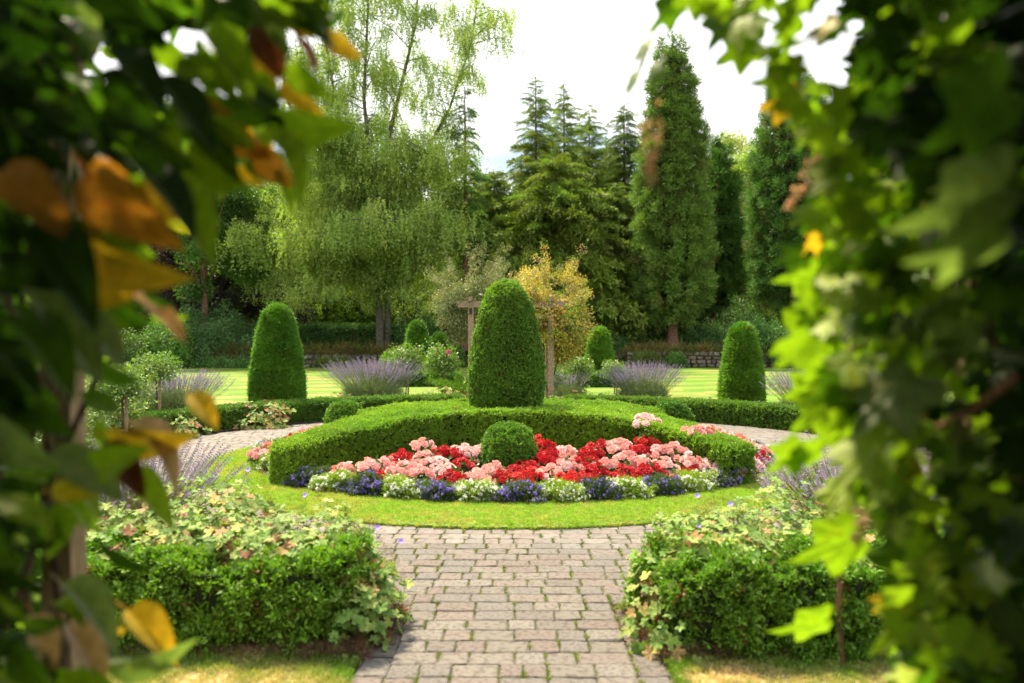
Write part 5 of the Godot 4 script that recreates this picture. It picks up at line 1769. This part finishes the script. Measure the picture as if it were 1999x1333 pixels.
func make_shrubs() -> void:
	var h := thing("laurel_hedge", "dark laurel hedge behind the stone wall, left of and below the birch", "hedge", Vector3(0, 0, 0))
	var plan := PackedVector2Array([Vector2(-13.4, 46.9), Vector2(-4.3, 46.9), Vector2(-4.2, 48.4), Vector2(-13.4, 48.4)])
	clothe(h, prism(plan, PackedFloat32Array([0.8, 0.8, 0.8, 0.8]), PackedFloat32Array([2.2, 2.12, 2.1, 2.2])), "broad", 60, 0.24, lin(0.040, 0.095, 0.016), 0.9, 0.15, 0.3)
	var g := "shrubs in front of the wood"
	var list := [
		[332, 42.6, 0.0, 1.5, 2.5, 1.2, lin(0.085, 0.165, 0.025), 0.30, "bright green shrub at the left end of the lawn, lowest of the left group"],
		[415, 43.8, 0.3, 2.7, 2.7, 1.6, lin(0.065, 0.130, 0.038), 0.26, "large rounded blue green shrub left of the left tall cone"],
		[490, 45.0, 0.6, 1.4, 2.0, 1.2, lin(0.055, 0.11, 0.03), 0.26, "small shrub half hidden behind the left tall cone's top"],
		[225, 42.0, 0.0, 2.2, 1.9, 1.4, lin(0.075, 0.13, 0.025), 0.30, "shrub at the far left of the lawn, behind the vine leaves"],
		[815, 46.0, 0.84, 1.6, 1.9, 1.4, lin(0.055, 0.12, 0.028), 0.28, "glossy dark shrub right of the birch trunk, above the smaller left cone"],
		[880, 44.5, 0.0, 0.9, 1.2, 0.9, lin(0.06, 0.12, 0.02), 0.24, "low dark shrub just left of the arch"],
		[1240, 47.6, 0.84, 2.2, 1.1, 1.2, lin(0.090, 0.165, 0.025), 0.26, "low bright laurel above the right stone wall"],
		[1195, 44.6, 0.6, 1.1, 1.1, 0.9, lin(0.045, 0.10, 0.02), 0.24, "dark shrub behind the distant right cone"],
		[1375, 46.8, 0.84, 1.6, 1.5, 1.2, lin(0.055, 0.120, 0.028), 0.26, "rounded shrub left of the right tall cone, behind the wall"],
		[1505, 44.0, 0.5, 2.6, 2.1, 1.6, lin(0.055, 0.120, 0.025), 0.28, "large dark rhododendron right of the right tall cone"],
		[1625, 44.0, 0.3, 2.4, 2.2, 1.6, lin(0.05, 0.11, 0.022), 0.28, "rhododendron farther right, mostly behind hanging vine"],
		[1450, 47.5, 0.84, 2.0, 2.6, 1.4, lin(0.070, 0.135, 0.03), 0.30, "lighter green shrub rising behind the right tall cone's top"],
		[1760, 43.0, 0.0, 2.6, 2.0, 1.6, lin(0.06, 0.12, 0.022), 0.30, "shrub at the right end of the lawn, hidden by the vine"],
		[450, 42.4, 0.0, 1.5, 0.55, 0.5, lin(0.075, 0.15, 0.028), 0.22, "low leafy plants along the wall foot left of the left tall cone"],
		[1320, 42.5, 0.3, 0.5, 0.5, 0.4, lin(0.07, 0.14, 0.025), 0.2, "small bush growing out of the right stone wall under the cypress"],
		[660, 42.6, 0.1, 1.3, 0.5, 0.4, lin(0.10, 0.13, 0.03), 0.18, "low weeds growing over the left stone wall below the laurel hedge"],
		[1560, 42.5, 0.2, 1.5, 0.5, 0.4, lin(0.07, 0.13, 0.025), 0.2, "low plants hanging over the right stone wall beyond the right tall cone"],
		[1262, 42.5, 0.4, 0.8, 0.5, 0.4, lin(0.09, 0.12, 0.025), 0.18, "mossy plants on the right stone wall above the pale lavender"]]
	for q in list:
		var p := at_px(q[0], q[1], q[2])
		leaf_bush("shrub", q[8], "shrub", p, Vector3(q[3], q[4], q[5]), int(360 * q[3] * q[4] / 3.0) + 140, q[7], q[6], 0.0, g)
	var s := Shape.new()
	var v := []
	var c := []
	for i in 1500:
		var x := rf(-42, 42)
		if x > -6.2 and x < -3.0:
			continue
		v.append(Transform3D(facing(Vector3.UP + rv() * 0.7, rf(0.35, 0.8)), Vector3(x, rf(0.9, 1.4), -rf(47, 66))))
		c.append(vary(lin(0.08, 0.15, 0.025), 0.45))
	var o := many("undergrowth", sprig["broad2"], leafy("matt", 0.95, lin(0.45, 0.6, 0.1), 0.05), v, c)
	tag(o, "low green undergrowth on the wood floor between the trunks", "undergrowth")
	v = []
	c = []
	for i in 4200:
		var z := rf(64, 112)
		var x := rf(-0.78, 0.78) * z
		var y := pow(R.randf(), 1.3) * 10.0
		if x > -0.105 * z and x < -0.05 * z and y < 3.4:
			continue
		v.append(Transform3D(facing(rv(), rf(0.9, 1.7)), Vector3(x, y, -z)))
		c.append(vary(lin(0.045, 0.075, 0.018), 0.4))
	for i in 2600:
		var z := rf(66, 80)
		var x := rf(-0.76, 0.76) * z
		if x > -0.105 * z and x < -0.05 * z:
			continue
		v.append(Transform3D(facing(rv(), rf(0.7, 1.2)), Vector3(x, 0.4 + R.randf() * 3.4, -z)))
		c.append(vary(lin(0.04, 0.07, 0.018), 0.4))
	o = many("far_wood", sprig["broad0"], leafy("matt", 0.95, lin(0.45, 0.6, 0.1), 0.05), v, c)
	tag(o, "dense dim wood closing off the view behind all the trees", "wood")
	# wire fence between the trunks, far behind the arch's right side
	var fence := thing("wire_fence", "thin wire fence far back under the hemlocks, right of the golden climber", "fence", Vector3(3.5, 0.84, -59))
	for k in 4:
		s = Shape.new()
		s.box(Vector3(k * 1.6 - 0.05, -0.84, -0.05), Vector3(k * 1.6 + 0.05, 1.5, 0.05), Color.WHITE)
		part("fence_post", s.mesh(), timber(), fence)
	for k in 3:
		s = Shape.new()
		s.tube([Vector3(-0.2, 0.5 + k * 0.4, 0.06), Vector3(5.0, 0.5 + k * 0.4, 0.06)], [0.015, 0.015], 4, Color.WHITE)
		part("wire", s.mesh(), solid("iron", lin(0.02, 0.02, 0.02), 0.5), fence)


# ------------------------------------------------------------------ the leafy arbour we look out of
var vine_mats := {}
func vine_mat(key: String, kind: String) -> StandardMaterial3D:
	if not vine_mats.has(key + kind):
		var c: Color = vine_tint(key)
		var m := StandardMaterial3D.new()
		m.albedo_color = c.linear_to_srgb()
		m.vertex_color_use_as_albedo = true
		m.albedo_texture = veined(kind)
		m.roughness = 0.5
		m.metallic_specular = 0.35
		m.cull_mode = BaseMaterial3D.CULL_DISABLED
		m.backlight_enabled = true
		m.backlight = (lin(0.75, 1.0, 0.25) if key in ["dark", "green", "lime", "pale"] else lin(1.0, 0.85, 0.4)).linear_to_srgb()
		vine_mats[key + kind] = m
	return vine_mats[key + kind]

func vine_mass(kind: String) -> StandardMaterial3D:
	var m := leafy("vine_" + kind, 0.5, lin(0.7, 0.95, 0.25), 0.35)
	m.albedo_texture = veined(kind)
	return m

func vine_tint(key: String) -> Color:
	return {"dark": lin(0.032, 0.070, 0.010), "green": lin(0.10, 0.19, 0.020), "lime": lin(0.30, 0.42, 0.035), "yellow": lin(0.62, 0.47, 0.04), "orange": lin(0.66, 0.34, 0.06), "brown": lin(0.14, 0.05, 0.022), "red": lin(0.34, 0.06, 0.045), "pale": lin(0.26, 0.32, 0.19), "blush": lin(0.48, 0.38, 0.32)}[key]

func place_leaf(a: Vector3, b: Vector3, roll: float, wide: float) -> Transform3D:   # stalk end, tip, turn about its own length
	var y := b - a
	var l := y.length()
	y /= l
	var z := (Vector3(0, 0.25, 1) - y * y.dot(Vector3(0, 0.25, 1))).normalized().rotated(y, roll)
	return Transform3D(Basis(y.cross(z) * l * wide, y * l, z * l), a)

func reach_left(py: float) -> float:      # how far the left leaves hang into the view at each height
	var k := [[-60, 660], [0, 620], [60, 560], [110, 480], [180, 450], [240, 560], [300, 520], [350, 450], [400, 400], [440, 310], [520, 270], [600, 270], [680, 215], [760, 200], [860, 230], [940, 235], [1010, 190], [1100, 160], [1200, 190], [1300, 200], [1400, 200]]
	for i in k.size() - 1:
		if py < k[i + 1][0]:
			return lerpf(k[i][1], k[i + 1][1], (py - k[i][0]) / float(k[i + 1][0] - k[i][0]))
	return 200.0

func reach_right(py: float) -> float:
	var k := [[-60, 1270], [0, 1330], [50, 1400], [110, 1450], [170, 1500], [230, 1540], [300, 1575], [380, 1590], [480, 1620], [560, 1600], [620, 1575], [700, 1560], [780, 1590], [860, 1640], [950, 1680], [1050, 1715], [1150, 1720], [1300, 1745], [1400, 1745]]
	for i in k.size() - 1:
		if py < k[i + 1][0]:
			return lerpf(k[i][1], k[i + 1][1], (py - k[i][0]) / float(k[i + 1][0] - k[i][0]))
	return 1745.0

func make_arbour() -> void:
	var arb := thing("arbour", "timber arbour post at the left edge, wound with vine, carrying the arch we look through", "arbour", Vector3(0, 0, 0))
	for q in [[-0.985, 1.75], [1.02, 1.75], [-1.02, 0.2], [1.02, 0.2], [-1.02, -1.4], [1.02, -1.4]]:
		var s := Shape.new()
		s.box(Vector3(q[0] - 0.032, 0, -q[1] - 0.032), Vector3(q[0] + 0.032, 2.62, -q[1] + 0.032), Color.WHITE)
		part("post", s.mesh(), timber(), arb)
	for z in [1.75, 0.95, 0.2, -0.6, -1.4]:
		var s := Shape.new()
		s.box(Vector3(-1.15, 2.623, -z - 0.03), Vector3(1.15, 2.70, -z + 0.03), Color.WHITE)
		part("rafter", s.mesh(), timber(), arb)

	var left := thing("arbour_vine", "yellowing oval leaved vine hanging in from the left over the arbour post", "vine", Vector3.ZERO, "vines on the arbour")
	var right := thing("arbour_vine", "lobed leaved green vine hanging in from the right side of the arbour", "vine", Vector3.ZERO, "vines on the arbour")

	# leaves one can point to: stalk end, tip (pixels of the photograph), distance, roll, breadth, colour
	var hero := [
		[500, 48, 548, 138, 1.35, 0.2, 1.0, "brown"], [560, 48, 636, 124, 1.4, 1.15, 0.8, "red"], [628, 66, 694, 112, 1.5, 0.6, 0.8, "yellow"], [535, 8, 664, 68, 1.3, 0.9, 0.8, "dark"], [524, 244, 650, 262, 1.45, 0.75, 0.9, "lime"], [496, 292, 560, 355, 1.45, 0.3, 1.0, "orange"],
		[462, 96, 530, 160, 1.5, 0.3, 1.0, "yellow"], [470, 168, 560, 208, 1.45, 0.8, 0.9, "dark"], [520, 262, 622, 338, 1.4, 1.0, 0.8, "lime"], [380, 178, 396, 232, 1.5, 0.3, 1.0, "lime"], [175, 330, 282, 462, 1.2, 0.3, 1.0, "orange"], [265, 366, 326, 424, 1.3, 0.4, 1.0, "yellow"],
		[330, 362, 424, 446, 1.25, 0.7, 1.0, "lime"], [250, 312, 400, 396, 1.2, 1.0, 0.9, "dark"], [163, 482, 292, 568, 1.25, 0.7, 0.9, "yellow"], [186, 400, 268, 520, 1.3, 0.7, 0.9, "lime"], [262, 568, 372, 640, 1.4, 1.1, 0.8, "orange"], [372, 768, 420, 814, 1.6, 0.6, 1.0, "yellow"],
		[208, 846, 344, 888, 1.5, 0.85, 0.9, "yellow"], [246, 826, 372, 884, 1.5, 1.25, 0.8, "blush"], [206, 862, 274, 946, 1.45, 0.5, 0.9, "brown"], [226, 930, 336, 966, 1.5, 1.0, 0.9, "lime"], [246, 1192, 340, 1254, 1.6, 0.8, 0.9, "yellow"], [164, 1222, 230, 1246, 1.6, 0.8, 0.9, "yellow"],
		[120, 1140, 240, 1206, 1.5, 1.1, 0.8, "pale"], [130, 1220, 216, 1312, 1.5, 1.0, 0.8, "blush"], [60, 1200, 110, 1310, 1.5, 0.9, 0.8, "blush"], [-20, 820, 62, 920, 1.2, 0.4, 1.0, "pale"], [110, 870, 235, 960, 1.35, 0.5, 0.9, "pale"], [130, 590, 250, 690, 1.3, 0.9, 0.9, "pale"], [60, 560, 200, 660, 1.25, 0.8, 0.9, "pale"],
		[30, 620, 150, 700, 1.2, 0.9, 0.9, "green"], [190, 1060, 275, 1130, 1.5, 0.9, 0.9, "dark"], [200, 1280, 330, 1330, 1.55, 1.0, 0.9, "pale"], [0, 340, 110, 400, 1.15, 0.4, 1.0, "orange"], [420, 208, 540, 236, 1.45, 0.8, 0.8, "green"], [350, 230, 470, 300, 1.4, 0.7, 0.9, "green"], [300, 150, 430, 230, 1.3, 0.8, 0.9, "dark"],
		[400, 60, 500, 130, 1.4, 0.6, 0.9, "lime"], [240, 270, 360, 330, 1.3, 0.6, 0.9, "green"], [380, 290, 440, 350, 1.4, 0.3, 1.0, "lime"], [430, 250, 500, 300, 1.45, 0.5, 1.0, "orange"], [210, 90, 330, 160, 1.25, 0.8, 0.9, "dark"], [60, 440, 190, 560, 1.15, 0.7, 0.9, "dark"], [150, 690, 250, 760, 1.4, 0.9, 0.9, "green"]]
	for q in hero:
		var tip := W(q[2], q[3], q[4] - 0.05)
		var o := part("leaf", sprig["oval%d" % (R.randi() % 3)], vine_mat(q[7], "oval"), left)
		o.transform = place_leaf(W(q[0], q[1], q[4]), tip, q[5] * (1 if R.randf() < 0.5 else -1), q[6] * 1.05)
	hero = [
		[1640, 640, 1512, 690, 1.6, 0.2, 1.0, "lime"], [1622, 410, 1566, 508, 1.6, 0.9, 0.75, "yellow"], [1690, 1030, 1580, 1112, 1.6, 0.4, 1.0, "lime"], [1630, 1200, 1535, 1262, 1.7, 0.8, 0.9, "lime"], [1760, 830, 1610, 940, 1.3, 0.9, 0.8, "lime"], [1800, 720, 1660, 832, 1.25, 0.6, 0.9, "pale"], [1900, 600, 1800, 720, 1.3, 0.5, 1.0, "pale"],
		[1990, 340, 1815, 470, 0.95, 0.8, 0.9, "pale"], [1980, 420, 1800, 540, 0.95, 0.9, 0.8, "pale"], [1980, 150, 1840, 300, 1.0, 0.6, 0.9, "green"], [1900, 830, 1840, 960, 1.3, 0.4, 1.0, "pale"], [1800, 560, 1720, 640, 1.45, 0.4, 1.0, "lime"], [1700, 560, 1640, 640, 1.5, 0.4, 1.0, "lime"], [1620, 560, 1560, 600, 1.6, 0.5, 0.9, "lime"],
		[1640, 760, 1560, 850, 1.55, 0.4, 0.9, "lime"], [1860, 560, 1800, 620, 1.3, 0.4, 1.0, "lime"], [1800, 1060, 1720, 1160, 1.5, 0.4, 1.0, "green"], [1830, 1180, 1720, 1260, 1.45, 0.4, 1.0, "lime"], [1680, 210, 1620, 290, 1.6, 0.4, 1.0, "lime"], [1440, 20, 1385, 74, 1.6, 0.3, 1.0, "green"], [1330, -10, 1290, 60, 1.65, 0.8, 0.8, "green"],
		[1270, 70, 1242, 130, 1.7, 1.0, 0.7, "green"], [1286, 118, 1262, 168, 1.7, 0.9, 0.7, "green"], [1246, 130, 1222, 192, 1.7, 1.1, 0.6, "green"], [1480, 70, 1406, 126, 1.6, 0.5, 0.9, "lime"], [1560, 190, 1490, 214, 1.6, 0.6, 0.9, "yellow"], [1600, 250, 1556, 270, 1.6, 0.5, 0.9, "lime"], [1780, 950, 1700, 1010, 1.5, 0.5, 1.0, "green"], [1660, 940, 1610, 1010, 1.6, 0.6, 0.9, "lime"], [1880, 1080, 1800, 1180, 1.35, 0.5, 1.0, "lime"], [1700, 900, 1780, 800, 1.4, 0.6, 0.9, "green"]]
	for q in hero:
		var o := part("leaf", sprig["palm%d" % (R.randi() % 3)], vine_mat(q[7], "palm"), right)
		o.transform = place_leaf(W(q[0], q[1], q[4]), W(q[2], q[3], q[4] - 0.04), q[5] * (1 if R.randf() < 0.5 else -1), q[6] * 0.82)

	# the mass of leaves round the opening
	for side in 2:
		var root := left if side == 0 else right
		var kind := "oval" if side == 0 else "palm"
		var lv := [[], [], []]
		var lt := [[], [], []]
		var singles := 0
		var goal := 1100 if side == 0 else 1650
		for i in goal:
			var py := rf(-60, 1390)
			var edge := reach_left(py) if side == 0 else 2000.0 - reach_right(py)
			var u := pow(R.randf(), 1.25)
			var px := u * (edge + 60.0) - 60.0
			if side == 0 and py > 540 and ((px > 80 and px < 175 and R.randf() < 0.8) or (px > 115 and R.randf() < 0.45)):
				continue
			if i % 4 == 0:       # thicker in the upper corner
				px = rf(-40, 300) if side == 0 else rf(-40, 330)
				py = rf(-40, 330)
				u = 0.3
			if side == 0 and i % 7 == 1:    # the fringe along the top
				px = rf(250, 640)
				py = rf(-60, 50)
				u = 0.5
			# the gaps where the sky shows through
			if side == 0 and ((py < 215 and py > 45 and px > 350 and px < 490 and R.randf() < 0.5) or (Vector2(px - 250, (py - 125) * 1.6).length() < 75 and R.randf() < 0.85)):
				continue
			if side == 1 and Vector2(2000 - px - 1610, (py - 110) * 0.6).length() < 62 and R.randf() < 0.85:
				continue
			var far := rf(1.25, 1.95) if u > 0.45 else rf(1.1, 2.2)
			var len_ := (rf(0.06, 0.105) if side == 0 else rf(0.042, 0.08))
			var sx := 1.0 if side == 0 else -1.0
			var X := px if side == 0 else 2000.0 - px
			var a := W(X, py, far)
			var d := Vector3(sx * rf(0.2, 1.0), rf(-1.0, 0.15), rf(-0.3, 0.45)).normalized()
			a -= d * len_ * 0.6
			var tr := place_leaf(a, a + d * len_, rf(-1.3, 1.3), rf(0.85, 1.15))
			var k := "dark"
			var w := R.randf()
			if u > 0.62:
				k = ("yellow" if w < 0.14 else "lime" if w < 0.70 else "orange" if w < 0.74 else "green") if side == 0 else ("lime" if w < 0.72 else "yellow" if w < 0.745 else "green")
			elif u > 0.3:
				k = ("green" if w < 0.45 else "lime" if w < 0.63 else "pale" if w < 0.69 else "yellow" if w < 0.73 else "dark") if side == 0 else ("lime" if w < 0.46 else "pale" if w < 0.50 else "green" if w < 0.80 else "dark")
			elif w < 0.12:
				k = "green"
			if singles < (205 if side == 0 else 225) and u > 0.25:
				singles += 1
				var o := part("leaf", sprig["%s%d" % [kind, i % 3]], vine_mat(k, kind), root)
				o.transform = tr
			else:
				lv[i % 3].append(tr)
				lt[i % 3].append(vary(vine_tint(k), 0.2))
		# the leafy walk goes on behind us
		for i in 4200:
			var p: Vector3
			var sx := -1.0 if side == 0 else 1.0
			if i < 2200:
				p = Vector3(sx * rf(1.02, 1.4), rf(0.0, 2.75), -rf(-8.0, -1.5))
			else:
				p = Vector3(sx * rf(0.0, 1.4), rf(2.70, 2.95), -rf(-8.0, -1.5))
			var d := Vector3(-sx * rf(-0.4, 1.0), rf(-1.0, 0.1), rf(-0.6, 0.6)).normalized()
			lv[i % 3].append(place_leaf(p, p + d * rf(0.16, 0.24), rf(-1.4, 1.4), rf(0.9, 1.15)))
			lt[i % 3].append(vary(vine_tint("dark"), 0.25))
		# more bright leaves hanging out into the light
		for i in 46 if side == 0 else 40:
			var px := rf(300, 570) if i % 3 else rf(140, 310)
			var py := rf(120, 350) if i % 3 else rf(340, 620)
			if side == 1:
				px = rf(1570, 1800)
				py = rf(380, 900)
			var a := W(px, py, rf(1.3, 1.7))
			var d := Vector3(rf(0.4, 1.0) * (1.0 if side == 0 else -1.0), rf(-0.8, 0.0), rf(-0.2, 0.3)).normalized()
			var o := part("leaf", sprig["%s%d" % [kind, i % 3]], vine_mat(["lime", "lime", "yellow" if side == 0 else "lime", "green", "lime"][i % 5], kind), root)
			o.transform = place_leaf(a, a + d * rf(0.06, 0.095), rf(-1.1, 1.1), rf(0.8, 1.0))
		# the side wall and half the roof of the arbour, thick with leaves
		for i in 9000:
			var p: Vector3
			var sx := -1.0 if side == 0 else 1.0
			if i < 5200:
				p = Vector3(sx * rf(1.06 if side == 0 else 1.0, 1.45), rf(0.0, 2.75), -rf(-1.6, 1.62 if side == 0 else 1.85))
			else:
				p = Vector3(sx * rf(0.0, 1.4), rf(2.70, 2.95), -rf(-1.6, 1.45))
			var d := Vector3(-sx * rf(-0.4, 1.0), rf(-1.0, 0.1), rf(-0.6, 0.6)).normalized()
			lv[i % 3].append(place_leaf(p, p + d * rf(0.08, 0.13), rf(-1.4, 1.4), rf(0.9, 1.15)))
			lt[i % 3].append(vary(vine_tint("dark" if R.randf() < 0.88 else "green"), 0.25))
		for k in 3:
			many("foliage", sprig["%s%d" % [kind, k]], vine_mass(kind), lv[k], lt[k], root)
		# twining stems
		for k in 7:
			var s := Shape.new()
			var pts := []
			var rad := []
			var x0 := (-1.02 if side == 0 else 1.0) + rf(-0.08, 0.10)
			var z0 := rf(1.3, 1.95)
			for j in 14:
				pts.append(Vector3(x0 + 0.07 * sin(j * 0.9 + k) , j * 0.2, -z0 + 0.06 * cos(j * 1.1 + k * 2.0)))
				rad.append(0.009 - 0.0003 * j)
			s.tube(pts, rad, 6, Color.WHITE)
			part("stem", s.mesh(), bark("brown"), root)
	# a trailing shoot hanging down at the right, with withered flower panicles
	var sh := Shape.new()
	var pp := []
	var rr := []
	for q in [[1800, 500], [1700, 560], [1660, 700], [1648, 850], [1655, 960], [1648, 1080], [1640, 1190], [1650, 1300]]:
		pp.append(W(q[0], q[1], 1.62))
		rr.append(0.0045)
	sh.tube(pp, rr, 6, Color.WHITE)
	part("trailing_stem", sh.mesh(), bark("red"), right)
	sh = Shape.new()
	pp = [W(1340, -40, 1.68), W(1285, 40, 1.68), W(1262, 110, 1.7), W(1240, 170, 1.7)]
	sh.tube(pp, [0.004, 0.003, 0.002, 0.0015], 5, Color.WHITE)
	part("trailing_stem", sh.mesh(), bark("red"), right)
	sh = Shape.new()
	pp = [W(1990, 730, 1.1), W(1900, 800, 1.2), W(1800, 850, 1.35), W(1700, 830, 1.5)]
	sh.tube(pp, [0.006, 0.006, 0.005, 0.003], 6, Color.WHITE)
	part("trailing_stem", sh.mesh(), bark("red"), right)
	for q in [[1600, 290, 1540, 410, 1.6], [1640, 300, 1625, 350, 1.6], [1272, 225, 1268, 355, 1.35], [1890, 840, 1850, 860, 1.3], [1690, 1000, 1670, 1060, 1.5]]:
		var s := Shape.new()
		var a := W(q[0], q[1], q[4])
		var b := W(q[2], q[3], q[4])
		for i in 90:
			var u := R.randf()
			var p := a.lerp(b, u) + rv() * 0.018 * (1.2 - u)
			var d := rv().normalized()
			s.leaf(p, d, d.cross(rv()).normalized(), rf(0.007, 0.012), 0.008, 0.2, vary(lin(0.62, 0.42, 0.27), 0.25))
		part("withered_panicle", s.mesh(), leafy("panicle", 0.7, lin(0.5, 0.4, 0.3), 0.2), right)
	for q in [[1810, 398, 1.4], [1685, 290, 1.5], [1795, 490, 1.4], [1800, 250, 1.45], [1826, 368, 1.4]]:
		var m := SphereMesh.new()
		m.radius = 0.009
		m.height = 0.018
		m.radial_segments = 12
		m.rings = 8
		var o := part("berry", m, solid("berry", lin(0.50, 0.45, 0.06), 0.35), right)
		o.position = W(q[0], q[1], q[2])
